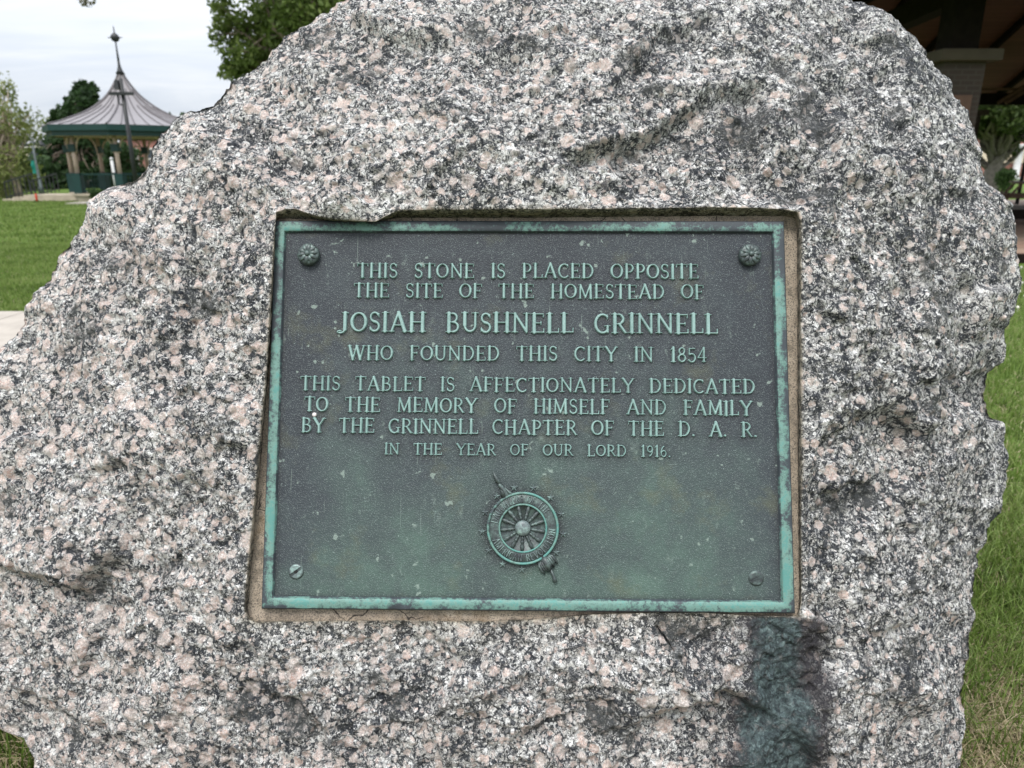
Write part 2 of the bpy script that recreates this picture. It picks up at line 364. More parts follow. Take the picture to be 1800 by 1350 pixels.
def bronze(kind):
    m, t, b = new_mat('bronze_' + kind)
    # plaque-plane coordinates: x across, y up
    g = t('ShaderNodeNewGeometry').outputs['Position']
    dv = t.vmath('SUBTRACT', g, tuple(PC))
    U = t('ShaderNodeVectorMath', {0: dv, 1: tuple(EX)}, operation='DOT_PRODUCT').outputs['Value']
    V = t('ShaderNodeVectorMath', {0: dv, 1: tuple(EY)}, operation='DOT_PRODUCT').outputs['Value']
    Wd = t('ShaderNodeVectorMath', {0: dv, 1: tuple(EZ)}, operation='DOT_PRODUCT').outputs['Value']
    P = t('ShaderNodeCombineXYZ', {0: U, 1: V, 2: Wd}).outputs[0]
    if kind == 'panel':
        cloud = t.noise(P, 7, 5, .6, .3); mott = t.noise(P, 38, 5, .7)
        gfac = t.math('ADD', t.map(V, .30, -.34, .08, .86), t.math('MULTIPLY', t.math('SUBTRACT', cloud, .5), 1.1))
        gfac = t.math('ADD', gfac, t.math('MULTIPLY', t.math('SUBTRACT', mott, .5), .45))
        # centre column is greener, side margins stay slate
        side = t.map(t.math('ABSOLUTE', U), .30, .42, 0, -.32); gfac = t.math('ADD', gfac, side)
        col = t.ramp(gfac, [(.0, (.030, .035, .042)), (.34, (.041, .050, .056)), (.62, (.053, .073, .071)), (.88, (.070, .110, .094)), (1, (.085, .135, .110))])
        ol = t.map(t.noise(t.vmath('ADD', P, (3, 1, 0)), 10, 5, .65), .56, .70)
        col = t.mix(t.math('MULTIPLY', ol, .45), col, (.105, .110, .066))
        # dark patina round the raised work, with contact shade painted close in
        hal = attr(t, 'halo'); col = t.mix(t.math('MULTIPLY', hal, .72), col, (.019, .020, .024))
        # pebbled casting: light flecks on the tops
        pv = t.vor(P, 430); fle = t.map(pv.outputs['Distance'], .32, .12)
        col = t.mix(t.math('MULTIPLY', fle, .8), col, t.mix(.42, col, (.34, .40, .38)))
        spk = t.math('MULTIPLY', t.map(t.noise(P, 300, 2, .8), .66, .74), .55)
        col = t.mix(spk, col, (.34, .43, .40))
        # scuffs and scratches
        mp = t('ShaderNodeMapping', {'Vector': P, 'Rotation': (0, 0, .5), 'Scale': (30, 12, 1)})
        sc1 = t.math('MULTIPLY', t.map(t.noise(mp.outputs[0], 1.6, 5, .7), .60, .74), t.map(t.noise(P, 160, 4, .75), .42, .62))
        mp2 = t('ShaderNodeMapping', {'Vector': P, 'Rotation': (0, 0, -.45), 'Scale': (420, 8, 1)})
        sc2 = t.map(t.noise(mp2.outputs[0], 1.3, 2, .5),   .725, .765)
        mp3 = t('ShaderNodeMapping', {'Vector': P, 'Rotation': (0, 0, 1.05), 'Scale': (380, 7, 1)})
        sc2 = t.math('MAXIMUM', sc2, t.map(t.noise(mp3.outputs[0], 1.2, 2, .5), .74, .78))
        bl = t.map(t.noise(P, 52, 3, .5), .685, .72)
        col = t.mix(t.math('MULTIPLY', t.math('MAXIMUM', t.math('MAXIMUM', sc1, sc2), bl), .62), col, (.24, .30, .265))
        t.l.new(col, b.inputs['Base Color'])
        b.inputs['Roughness'].default_value = .58; b.inputs['Metallic'].default_value = .1; b.inputs['Specular IOR Level'].default_value = .3
        bp = t('ShaderNodeBump', {'Strength': .42, 'Distance': .0016, 'Height': t.math('ADD', t.math('SUBTRACT', 1.0, pv.outputs['Distance']), t.math('MULTIPLY', t.noise(P, 60, 3), .8))})
    elif kind == 'frame':
        a = t.map(t.noise(P, 14, 6, .74, .2), .28, .72, .12, .90); f = t.noise(P, 190, 4, .75)
        k = t.math('ADD', t.math('ADD', a, t.math('MULTIPLY', t.math('SUBTRACT', f, .5), .85)), t.map(V, .33, -.30, .00, .17))
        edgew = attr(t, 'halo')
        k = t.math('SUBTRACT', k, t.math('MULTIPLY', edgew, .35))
        col = t.ramp(k, [(.36, (.036, .044, .052)), (.45, (.060, .090, .092)), (.52, (.085, .165, .142)), (.66, (.135, .240, .208)), (.80, (.082, .225, .202))])
        t.l.new(col, b.inputs['Base Color'])
        b.inputs['Roughness'].default_value = .6; b.inputs['Metallic'].default_value = .1
        bp = t('ShaderNodeBump', {'Strength': .35, 'Distance': .002, 'Height': f})
    elif kind == 'letter':
        a = t.math('ADD', t.math('MULTIPLY', t.noise(P, 26, 5, .7), .6), t.math('MULTIPLY', t.noise(P, 260, 3, .7), .4))
        col = t.ramp(a, [(.30, (.07, .11, .105)), (.44, (.165, .265, .245)), (.70, (.25, .375, .35))])
        t.l.new(col, b.inputs['Base Color'])
        b.inputs['Roughness'].default_value = .5; b.inputs['Metallic'].default_value = .1
        bp = t('ShaderNodeBump', {'Strength': .3, 'Distance': .001, 'Height': t.noise(P, 400, 2)})
    else:  # darker emblem metal
        a = t.noise(P, 90, 5, .7); g_ = {'dark': .8, 'star': 1.6, 'hub': 2.0}[kind]
        col = t.ramp(a, [(.35, (.040 * g_, .046 * g_, .050 * g_)), (.52, (.075 * g_, .098 * g_, .095 * g_)), (.70, (.15 * g_, .22 * g_, .20 * g_))])
        t.l.new(col, b.inputs['Base Color'])
        b.inputs['Roughness'].default_value = .45; b.inputs['Metallic'].default_value = .3
        bp = t('ShaderNodeBump', {'Strength': .3, 'Distance': .001, 'Height': t.noise(P, 300, 3)})
    t.l.new(bp.outputs[0], b.inputs['Normal'])
    return m
M_PANEL, M_FRAME, M_LETTER, M_DARKB = bronze('panel'), bronze('frame'), bronze('letter'), bronze('dark')
M_STAR = bronze('star'); M_HUB = bronze('hub')
M_HOLE = mat('hole_shade', (.012, .012, .012), .9)  # black that stands in for the shade inside the screw hole

def brick(name, c1, c2, mortar_c, scale):
    m, t, b = new_mat(name); P = coords(t)
    sx = t('ShaderNodeSeparateXYZ', {0: P})
    uvv = t('ShaderNodeCombineXYZ', {0: t.math('ADD', sx.outputs[0], sx.outputs[1]), 1: sx.outputs[2], 2: 0.0}).outputs[0]
    bt = t('ShaderNodeTexBrick', {'Vector': uvv, 'Color1': (*c1, 1), 'Color2': (*c2, 1), 'Mortar': (*mortar_c, 1), 'Scale': scale,
                                  'Mortar Size': .012, 'Brick Width': .21, 'Row Height': .075})
    c = t.mix(.35, bt.outputs[0], t.mix(t.noise(P, 3, 4), c1, c2))
    t.l.new(c, b.inputs['Base Color']); b.inputs['Roughness'].default_value = .85
    return m
def planks(name, c1, c2, axis=0, w=.14):
    m, t, b = new_mat(name); P = coords(t); sx = t('ShaderNodeSeparateXYZ', {0: P})
    q = t.math('DIVIDE', sx.outputs[axis], w); fr = t.math('FRACT', q)
    idx = t.math('FLOOR', q)
    rn = t('ShaderNodeTexWhiteNoise', {'W': idx}, noise_dimensions='1D').outputs[0]
    gr = t.noise(P, 6, 5, .7)
    c = t.mix(t.math('ADD', t.math('MULTIPLY', rn, .6), t.math('MULTIPLY', gr, .4)), c1, c2)
    gap = t.map(t.math('ABSOLUTE', t.math('SUBTRACT', fr, .5)), .46, .49)
    c = t.mix(gap, c, tuple(x * .2 for x in c1))
    t.l.new(c, b.inputs['Base Color']); b.inputs['Roughness'].default_value = .7
    return m

def leafmat(name, c1, c2, c3):
    m, t, b = new_mat(name)
    tn = attr(t, 'tint')
    col = t.ramp(tn, [(0, c1), (.5, c2), (1, c3)])
    t.l.new(col, b.inputs['Base Color']); b.inputs['Roughness'].default_value = .6
    b.inputs['Specular IOR Level'].default_value = .25
    tr = t('ShaderNodeBsdfTranslucent', {'Color': col})
    mx = t('ShaderNodeMixShader', {0: .35, 1: b.outputs[0], 2: tr.outputs[0]})
    t.l.new(mx.outputs[0], m.node_tree.nodes['Material Output'].inputs[0])
    return m

# ================================================================== GROUND
def ground_mat():
    m, t, b = new_mat('lawn_soil'); P = coords(t)
    a = t.noise(P, 1.1, 4, .6); f = t.noise(P, 26, 5, .72); g = t.noise(P, 4.5, 4, .6)
    green = t.ramp(f, [(.30, (.050, .080, .016)), (.5, (.085, .135, .028)), (.7, (.13, .19, .050))])
    straw = t.ramp(t.noise(P, 60, 4, .75), [(.3, (.06, .042, .025)), (.55, (.19, .14, .085)), (.75, (.36, .29, .19))])
    sx = t('ShaderNodeSeparateXYZ', {0: P})
    dist = t('ShaderNodeVectorMath', {0: P, 1: (.1, 1.3, 0)}, operation='DISTANCE').outputs['Value']
    near = t.map(dist, 1.2, 3.2, .95, .05)
    k = t.map(t.math('ADD', near, t.math('MULTIPLY', t.math('SUBTRACT', g, .5), 1.2)), .45, .75)
    col = t.mix(k, green, straw)
    t.l.new(col, b.inputs['Base Color']); b.inputs['Roughness'].default_value = .95
    b.inputs['Specular IOR Level'].default_value = .1
    bp = t('ShaderNodeBump', {'Strength': .8, 'Distance': .03, 'Height': f}); t.l.new(bp.outputs[0], b.inputs['Normal'])
    return m
MB().add([(-500, -400, 0), (500, -400, 0), (500, 700, 0), (-500, 700, 0)], [(0, 1, 2, 3)]).build('ground', ground_mat())['kind'] = 'structure'
M_CONC = mat('concrete', (.34, .305, .265), .9, var=.12, scale=5, bump=.35, bscale=140)
pe = on_z(0, 549)[1]; pe2 = on_z(60, 545)[1]
sw = MB()
for i in range(9):     # concrete slabs with open joints
    x0, x1 = -12 + i * 1.5, -12 + i * 1.5 + 1.488
    sl_ = (pe2 - pe) / 1.5 * .0
    sw.hexa([(x0, pe - 1.55, -.05), (x1, pe - 1.55, -.05), (x1, pe, -.05), (x0, pe, -.05), (x0, pe - 1.55, .012), (x1, pe - 1.55, .012), (x1, pe, .012), (x0, pe, .012)])
sw.build('sidewalk', M_CONC, bevel=.006)['kind'] = 'structure'

# ================================================================== BOULDER
OUT = [(597,0),(580,14),(558,27),(535,42),(513,51),(505,57),(493,70),(479,87),(465,104),(450,113),(437,128),(428,133),(405,137),(395,146),(383,160),(370,176),(352,184),(332,186),(317,195),(310,201),(297,217),(282,227),(274,242),(262,257),(257,274),(248,292),(234,306),(217,313),(201,321),(187,337),(171,350),(163,356),(158,372),(147,384),(133,408),(118,427),(104,441),(96,462),(86,486),(80,495),(73,504),(63,514),(57,533),(44,552),(39,569),(31,581),(21,594),(12,602),(5,609),(0,614),
       (-60,660),(-120,760),(-140,900),(-120,1050),(-70,1180),(-25,1250),(0,1275),(10,1287),(25,1295),(37,1305),(42,1317),(50,1332),(56,1350),(80,1420),(120,1560),(200,1720),(400,1800),(700,1830),(1000,1830),(1300,1800),(1500,1720),(1600,1600),(1660,1450),(1677,1370),
       (1680,1343),(1685,1317),(1687,1287),(1695,1257),(1695,1230),(1700,1197),(1700,1177),(1708,1147),(1710,1120),(1717,1087),(1713,1060),(1716,1033),(1716,1007),(1722,997),(1725,977),(1733,950),(1740,920),(1757,900),(1763,860),(1763,817),(1762,783),(1763,750),(1757,733),(1747,713),(1743,690),(1745,660),(1763,647),(1770,630),(1773,610),(1767,593),(1767,577),(1775,560),(1782,547),(1782,517),(1777,490),(1778,477),(1775,451),(1774,432),(1775,409),(1773,387),(1768,364),(1758,350),(1742,335),(1729,319),(1728,312),(1731,293),(1731,274),(1729,255),(1726,236),(1720,219),(1711,213),(1704,197),(1699,187),(1688,176),(1677,171),(1672,160),(1672,149),(1668,139),(1658,128),(1647,115),(1638,98),(1627,83),(1615,75),(1604,62),(1587,51),(1576,38),(1565,27),(1547,20),(1524,13),(1515,7),(1496,0),
       (1430,-30),(1340,-55),(1200,-75),(1050,-85),(900,-80),(780,-62),(690,-40),(630,-15)]
LIP = [(484,372),(500,366),(520,366),(535,372),(558,381),(580,387),(609,389),(640,390),(660,389),(680,379),(698,370),(760,370),(860,369),(960,368),(1060,367),(1160,365),(1260,364),(1340,365),(1380,368),(1402,373),(1408,390),(1408,520),(1407,700),(1408,850),(1409,980),(1409,1060),(1404,1084),(1330,1083),(1240,1078),(1120,1077),(1040,1080),(960,1088),(850,1093),(700,1091),(560,1092),(450,1094),(437,1088),(431,1075),(432,1050),(438,980),(446,900),(455,800),(465,690),(472,600),(478,500),(483,400)]
FLO = [(488,385),(535,386),(609,390),(660,390),(698,384),(860,384),(1060,383),(1260,381),(1380,381),(1396,384),(1400,400),(1401,520),(1401,700),(1402,850),(1403,980),(1404,1064),(1400,1082),(1330,1082),(1240,1077),(1040,1079),(850,1092),(560,1091),(452,1092),(441,1086),(437,1074),(439,1045),(447,960),(460,800),(472,660),(481,520),(486,400)]
C0 = np.array([925.0, 722.0])
def polar(poly, th):
    p = np.array(poly, float) - C0; q = np.roll(p, -1, 0)
    r = np.zeros(len(th)); d = np.stack([np.cos(th), np.sin(th)], -1)
    for a, b2 in zip(p, q):
        e = b2 - a; den = d[:, 0] * e[1] - d[:, 1] * e[0]
        with np.errstate(divide='ignore', invalid='ignore'):
            s = (a[0] * e[1] - a[1] * e[0]) / den; u = (a[0] * d[:, 1] - a[1] * d[:, 0]) / den
        ok = (s > 0) & (u >= -1e-6) & (u <= 1 + 1e-6); r = np.where(ok & (s > r), s, r)
    return r
NA, NR = 1560, 250
# angles spaced evenly along the mean of the two rings
thd = np.linspace(-math.pi, math.pi, 8001)[:-1]
rm = (polar(LIP, thd) + polar(OUT, thd)) / 2
pm = C0 + rm[:, None] * np.stack([np.cos(thd), np.sin(thd)], -1)
sl2 = np.concatenate([[0], np.cumsum(np.linalg.norm(np.diff(pm, axis=0), axis=1))])
TH = np.interp(np.linspace(0, sl2[-1], NA + 1)[:-1], sl2, thd)
RL, RO, RF = polar(LIP, TH), polar(OUT, TH), polar(FLO, TH)
dirs = np.stack([np.cos(TH), np.sin(TH)], -1)
up_, dn_, lf_, rt_ = [np.clip(x, 0, 1) ** 1.3 for x in (-dirs[:, 1], dirs[:, 1], -dirs[:, 0], dirs[:, 0])]
sm = up_ + dn_ + lf_ + rt_
WL = (up_ * .046 + dn_ * .006 + lf_ * .028 + rt_ * .024) / sm        # stone lip above the mortar
WE = (up_ * -.13 + dn_ * -.08 + lf_ * -.16 + rt_ * -.30) / sm        # silhouette line behind the plaque plane
EXPO = (up_ * 2.0 + dn_ * 1.8 + lf_ * 1.9 + rt_ * 2.3) / sm
tt = np.linspace(0, 1, NR)
PX = C0[0] + dirs[:, 0][None] * (RL[None] + (RO - RL)[None] * tt[:, None])
PY = C0[1] + dirs[:, 1][None] * (RL[None] + (RO - RL)[None] * tt[:, None])
W0 = WL[None] + (WE - WL)[None] * (.12 * tt[:, None] + .88 * tt[:, None] ** EXPO[None])
front = to_plane(PX, PY, W0)                      # (NR,NA,3)
# back of the stone
NB = 46
cen = np.array([.03, 1.75, .55]); outl = front[-1]; back = []
for i in range(1, NB + 1):
    s = i / NB
    dep = .62 * math.sin(min(1, s * 1.25) * math.pi / 2) if s < .8 else .62
    shrink = 1 - .05 * min(1, s * 2) - (.25 * s ** 2 if s < .8 else .16 + .79 * ((s - .8) / .2) ** .8)
    if i == NB: shrink = .01
    q = outl.copy(); q[:, 0] = cen[0] + (q[:, 0] - cen[0]) * shrink; q[:, 2] = cen[2] + (q[:, 2] - cen[2]) * shrink
    q[:, 1] = q[:, 1] + (dep + (.05 * (s - .8) / .2 if s > .8 else 0)) * 1.0
    if s > .8: q[:, 1] = q[:, 1] * (1 - (s - .8) / .2) + (cen[1] + .3) * ((s - .8) / .2)
    back.append(q)
G = np.concatenate([front, np.array(back)], 0)    # rings, angles, xyz
NRT = G.shape[0]
du = np.roll(G, -1, 1) - np.roll(G, 1, 1); dr = np.gradient(G, axis=0)
nrm = np.cross(du, dr); nrm /= np.linalg.norm(nrm, axis=-1, keepdims=True) + 1e-12
if (nrm[5] @ EZ).mean() < 0: nrm = -nrm
# blur the normals a little around corners of the outline
for _ in range(30): nrm = (nrm + np.roll(nrm, 1, 1) + np.roll(nrm, -1, 1)); nrm /= np.linalg.norm(nrm, axis=-1, keepdims=True)
def ledge(A, pts, Lup, Ldn, soft=3.0, taper=40):
    """step along a polyline in photo pixels; left-hand side of its direction (as drawn, y down) stands proud by A"""
    pts = np.array(pts, float); best = np.full(PX.shape, 1e9); sgn = np.zeros(PX.shape); tp = np.ones(PX.shape)
    L = np.concatenate([[0], np.cumsum(np.linalg.norm(np.diff(pts, axis=0), axis=1))])
    for i in range(len(pts) - 1):
        a, e = pts[i], pts[i + 1] - pts[i]; l2 = e @ e
        u = ((PX - a[0]) * e[0] + (PY - a[1]) * e[1]) / l2; uc = np.clip(u, 0, 1)
        dx, dy = PX - a[0] - uc * e[0], PY - a[1] - uc * e[1]; d = np.hypot(dx, dy)
        cr = e[0] * dy - e[1] * dx; k = d < best
        best = np.where(k, d, best); sgn = np.where(k, -np.sign(cr), sgn)
        al = L[i] + u * math.sqrt(l2)
        tp = np.where(k, np.clip(np.minimum(al, L[-1] - al) / taper + .15, 0, 1), tp)
    s = best * sgn; tp = tp * tp * (3 - 2 * tp)
    wob = 9 * gnoise(np.stack([PX, PY, PX * 0], -1), 34, 91) + 7 * gnoise(np.stack([PX, PY, PX * 0], -1), 13, 92); s = s + wob
    st = 1 / (1 + np.exp(-np.clip(s / soft, -30, 30)))
    return A * tp * (st * .6 * np.exp(-np.abs(s) / Lup) - (1 - st) * np.exp(-np.abs(s) / Ldn))
def blob(A, x, y, rx, ry, ang=0):
    c, s = math.cos(ang), math.sin(ang); dx, dy = PX - x, PY - y
    a, b2 = (dx * c + dy * s) / rx, (-dx * s + dy * c) / ry
    return A * np.exp(-(a * a + b2 * b2))
R = np.zeros(PX.shape)
R += ledge(.030, [(985,290),(1041,267),(1100,245),(1162,217),(1210,189),(1266,158),(1300,146),(1348,146)], 90, 75)
R += ledge(.020, [(1348,140),(1349,190),(1345,240),(1338,330)], 60, 45)
R += ledge(.018, [(1060,160),(1082,146),(1120,110),(1153,66),(1212,42),(1260,30)], 60, 60)
R += ledge(.010, [(1210,42),(1250,90),(1290,130)], 40, 40)
R += ledge(.016, [(1600,1010),(1590,880),(1612,760),(1600,600),(1612,430),(1602,280),(1565,130),(1520,50),(1490,10)][::-1], 60, 60)
R += ledge(.012, [(1450,40),(1500,120),(1530,220),(1545,330)], 50, 40)
R += ledge(.014, [(1380,250),(1450,300),(1470,370)], 50, 60)
R += ledge(.013, [(1440,880),(1500,850),(1570,855)], 70, 45)
R += ledge(.018, [(1590,1080),(1618,1035),(1616,985),(1608,940)], 35, 25, soft=2)
R += ledge(.016, [(1395,1068),(1440,1084),(1478,1104)][::-1], 30, 25, soft=2)
R += ledge(.014, [(555,340),(500,315),(450,270),(400,245),(350,238)], 50, 60)
R += ledge(.012, [(285,680),(290,600),(318,530),(310,430),(318,380)], 60, 50)
R += ledge(.014, [(240,400),(225,440),(150,480),(120,560)], 50, 60)
R += ledge(.011, [(360,650),(320,620),(280,630)], 40, 40)
R += ledge(.012, [(460,1210),(520,1230),(560,1270),(600,1330)], 60, 60)
R += ledge(.012, [(900,1290),(960,1260),(1020,1250)], 60, 50)
R += ledge(.014, [(1300,1250),(1230,1200),(1190,1150),(1250,1110)], 60, 60)
R += ledge(.010, [(150,900),(170,830),(240,800)], 60, 60)
R += ledge(.012, [(120,1240),(160,1120),(150,1000)], 70, 60)
R += ledge(.010, [(800,130),(760,180),(700,200)], 60, 60)
R += ledge(.012, [(600,120),(540,90),(490,100)], 60, 60)
R += blob(-.022, 890, 110, 70, 60) + blob(-.016, 240, 450, 40, 90, .3) + blob(-.014, 1655, 420, 28, 260) + blob(.016, 1730, 460, 40, 120)
R += blob(-.014, 470, 1230, 110, 50) + blob(.012, 800, 1180, 250, 50) + blob(-.012, 1380, 1250, 60, 140) + blob(.012, 430, 300, 110, 40, .5)
R += blob(-.012, 1450, 330, 90, 60) + blob(-.010, 1330, 290, 60, 40) + blob(.01, 620, 260, 120, 60) + blob(-.012, 1520, 900, 90, 40) + blob(.014, 1480, 600, 70, 200)
F = G.reshape(-1, 3)
rot = np.array([[.8, .36, -.48], [-.6, .48, -.64], [0, .8, .6]])
Fr = F @ rot
rel = .032 * facet(Fr, .21, 3, 22) + .0105 * facet(Fr, .082, 8, 22) + .0068 * facet(Fr, .034, 21, 20) + .0046 * facet(F, .0145, 33, 12)
rel += .010 * fbm(Fr, .25, 61, 3) + .0036 * fbm(Fr, .020, 71, 4, .68) + .0016 * gnoise(F, .0045, 81)
rel = rel.reshape(NRT, NA); rel -= rel[NR - 30:NR + 2].mean(); edge_in = np.zeros((NRT, 1)); edge_in[:NR, 0] = tt ** 4; edge_in[NR:] = 1; rel *= 1 - .38 * edge_in; rel -= edge_in * .002
fade = np.ones((NRT, NA)); dl = (tt[:, None] * (RO - RL)[None])       # px from the recess lip
fade[:NR] = .12 + .88 * np.clip(dl / 45, 0, 1) ** .8
R -= .010 * np.clip(gnoise(np.stack([PX, PY, PX * 0], -1), 160, 97), 0, 1)
R *= (1.05 + .7 * gnoise(np.stack([PX, PY, PX * 0], -1), 70, 95)) * np.clip(dl / 30, 0, 1)
disp = rel * fade; disp[:NR] += R
fine = (.0016 * fbm(F, .012, 101, 3)).reshape(NRT, NA)
disp += fine * 1.0
G2 = G + nrm * disp[..., None]
# recess wall: two rings from the lip down to the mortar
wall = []
for s in (.0, .35, .7, 1.0):
    rr = RL + (RF - RL) * s; x = C0[0] + dirs[:, 0] * rr; y = C0[1] + dirs[:, 1] * rr
    wv = to_plane(x, y, WL * (1 - s) + -.004 * s)
    wv = wv + (EX * gnoise(wv, .012, 5)[:, None] + EY * gnoise(wv, .012, 6)[:, None] + EZ * gnoise(wv, .012, 7)[:, None]) * .0025
    wall.append(wv)
wall = np.array(wall)[::-1]                     # floor ring first
wall = wall[:-1]
ALL = np.concatenate([wall, G2], 0); NT_ = ALL.shape[0]
idx = np.arange(NT_ * NA).reshape(NT_, NA)
q = np.stack([idx[:-1], np.roll(idx[:-1], -1, 1), np.roll(idx[1:], -1, 1), idx[1:]], -1).reshape(-1, 4)
# masks in photo pixels
mask = np.zeros((NT_, NA, 4)); mask[..., 3] = 0
nw = wall.shape[0]
def ss(x, a, b2): x = np.clip((x - a) / (b2 - a), 0, 1); return x * x * (3 - 2 * x)
yk = [1060, 1098, 1157, 1217, 1250, 1291, 1340, 1500]
xl = np.interp(PY, yk, [1335, 1338, 1326, 1322, 1313, 1300, 1292, 1280]); xr = np.interp(PY, yk, [1400, 1402, 1405, 1420, 1418, 1412, 1430, 1440])
gl = np.interp(PY, yk, [1300, 1308, 1302, 1298, 1290, 1280, 1265, 1255]); gr = np.interp(PY, yk, [1415, 1458, 1462, 1476, 1458, 1450, 1456, 1460])
iny = ss(PY, 1078, 1090)
q3_ = np.stack([PX, PY, PX * 0], -1); wn = 20 * gnoise(q3_, 90, 3) + 15 * gnoise(q3_, 28, 4) + 10 * gnoise(q3_, 11, 5)
mask[nw:nw + NR, :, 0] = ss(PX + wn, xl - 38, xl + 20) * (1 - ss(PX + wn, xr - 22, xr + 36)) * iny
mask[nw:nw + NR, :, 1] = ss(PX + wn, gl - 40, gl + 30) * (1 - ss(PX + wn, gr - 30, gr + 26)) * iny
mask[nw:nw + NR, :, 1] = np.maximum(mask[nw:nw + NR, :, 1], .50 * ss(PX, 1110, 1270) * (1 - ss(PX, 1440, 1540)) * ss(PY, 1085, 1120))
mask[:nw, :, 2] = 1
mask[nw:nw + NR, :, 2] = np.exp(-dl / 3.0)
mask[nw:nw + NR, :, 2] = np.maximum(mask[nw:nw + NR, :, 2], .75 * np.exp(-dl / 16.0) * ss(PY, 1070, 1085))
zone = np.zeros(PX.shape)  # crushed faces and dark inclusions, with some shade painted into their tone
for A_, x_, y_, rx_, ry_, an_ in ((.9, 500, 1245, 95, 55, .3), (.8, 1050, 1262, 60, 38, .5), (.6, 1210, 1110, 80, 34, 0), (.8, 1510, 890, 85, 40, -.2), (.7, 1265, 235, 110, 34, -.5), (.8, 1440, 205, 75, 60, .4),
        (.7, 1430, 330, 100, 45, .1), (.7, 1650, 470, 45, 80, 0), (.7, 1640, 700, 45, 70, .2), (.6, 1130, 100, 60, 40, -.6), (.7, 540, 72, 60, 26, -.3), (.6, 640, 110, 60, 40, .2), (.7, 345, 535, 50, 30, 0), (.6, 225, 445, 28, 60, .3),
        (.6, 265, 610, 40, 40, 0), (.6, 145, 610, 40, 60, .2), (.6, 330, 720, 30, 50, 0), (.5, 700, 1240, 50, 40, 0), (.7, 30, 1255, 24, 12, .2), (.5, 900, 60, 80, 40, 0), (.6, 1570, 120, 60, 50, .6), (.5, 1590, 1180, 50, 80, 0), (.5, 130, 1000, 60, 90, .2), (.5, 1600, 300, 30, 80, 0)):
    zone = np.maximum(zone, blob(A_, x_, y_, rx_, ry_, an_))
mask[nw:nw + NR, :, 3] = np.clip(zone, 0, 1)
OB = np.array([.03, 1.45, 0.0])
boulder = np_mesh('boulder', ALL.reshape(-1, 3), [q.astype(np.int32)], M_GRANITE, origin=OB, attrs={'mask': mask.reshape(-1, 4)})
tag(boulder, 'huge rough grey and pink granite boulder carrying the bronze plaque in a cut recess', 'boulder')
# mortar bed filling the recess floor
ring = to_plane(C0[0] + dirs[:, 0] * (RF + 3), C0[1] + dirs[:, 1] * (RF + 3), -.0005)[::4]
rings = []; k = len(ring); cc = PC
for s in np.linspace(1, .55, 26):
    rr = cc + (ring - cc) * s; rr = rr + EZ * (.0030 * fbm(rr, .03, 13, 3))[:, None]; rings.append(rr)
rings = np.array(rings); ii = np.arange(26 * k).reshape(26, k)
qq = np.stack([ii[:-1], ii[1:], np.roll(ii[1:], -1, 1), np.roll(ii[:-1], -1, 1)], -1).reshape(-1, 4)
np_mesh('mortar_bed', rings.reshape(-1, 3), qq, M_MORTAR, boulder)

# ================================================================== PLAQUE
PW, PH, PT = .914, .685, .0115         # panel face stands PT above the mortar
plaque = empty('plaque', PC + EY * (-PH / 2), 'weathered green bronze plaque with raised lettering set into the granite boulder', 'plaque')
def W(u, v, w_): return PC + np.multiply.outer(u, EX) + np.multiply.outer(v, EY) + np.multiply.outer(w_, EZ)
IU0, IV1 = uv(510, 412, .012); IU1, IV0 = uv(1364, 1053, .012)
IU0 = -.4345; IU1 = .4325; IV1 = .3190; IV0 = -.3200

# ---- stroke lettering: each glyph is a union of strokes, raised as a small height field
SW, TW = .19, .135
def arc(cx, cy, rx, ry, a0, a1, w_, n=14):
    aa = np.radians(np.linspace(a0, a1, n)); return [('p', [(cx + rx * math.cos(a), cy + ry * math.sin(a)) for a in aa], w_)]
def L(x0, y0, x1, y1, w_=SW): return [('p', [(x0, y0), (x1, y1)], w_)]
def ser(x, y, h=.15, w_=.065): return [('p', [(x - h, y), (x + h, y)], w_)]
def stem(x, w_=SW, y0=.03, y1=.97, h=.155): return L(x, y0, x, y1, w_) + ser(x, .035, h) + ser(x, .965, h)
def vs(x, y, dy): return [('p', [(x, y), (x, y + dy)], .065)]
def ell(cx, cy, rx, ry):  # stressed bowl
    return [('e', cx, cy, rx, ry)]
GL = {}
GL['T'] = (.80, stem(.40)[:1] + ser(.40, .035) + L(.05, .955, .75, .955, .085) + vs(.055, .955, -.17) + vs(.745, .955, -.17))
GL['H'] = (.92, stem(.18) + stem(.74) + L(.18, .5, .74, .5, .085))
GL['I'] = (.36, stem(.18))
GL['E'] = (.74, stem(.18) + L(.18, .955, .64, .955, .085) + L(.18, .5, .52, .5, .085) + L(.18, .04, .67, .04, .085) + vs(.64, .955, -.16) + vs(.67, .04, .18) + vs(.52, .42, .16))
GL['F'] = (.70, stem(.18) + L(.18, .955, .63, .955, .085) + L(.18, .5, .51, .5, .085) + vs(.63, .955, -.17) + vs(.51, .42, .16))
GL['L'] = (.70, stem(.18) + L(.18, .04, .64, .04, .085) + vs(.64, .04, .20))
GL['N'] = (.94, L(.18, .03, .18, .97, TW) + ser(.18, .035) + ser(.13, .965, .12) + L(.16, .96, .76, .06, .15) + L(.77, .97, .77, .03, TW) + ser(.77, .965))
GL['M'] = (1.08, L(.17, .03, .20, .97, TW) + ser(.17, .035, .14) + ser(.15, .965, .10) + L(.20, .95, .54, .08, .15) + L(.54, .08, .87, .95, TW) + L(.88, .97, .91, .03, SW) + ser(.91, .035, .14) + ser(.93, .965, .10))
GL['A'] = (.92, L(.46, .98, .12, .03, TW) + L(.46, .98, .80, .03, SW) + L(.25, .34, .68, .34, .08) + ser(.12, .035, .13) + ser(.80, .035, .13))
GL['V'] = (.92, L(.12, .97, .46, .03, SW) + L(.46, .03, .80, .97, TW) + ser(.12, .965, .13) + ser(.80, .965, .13))
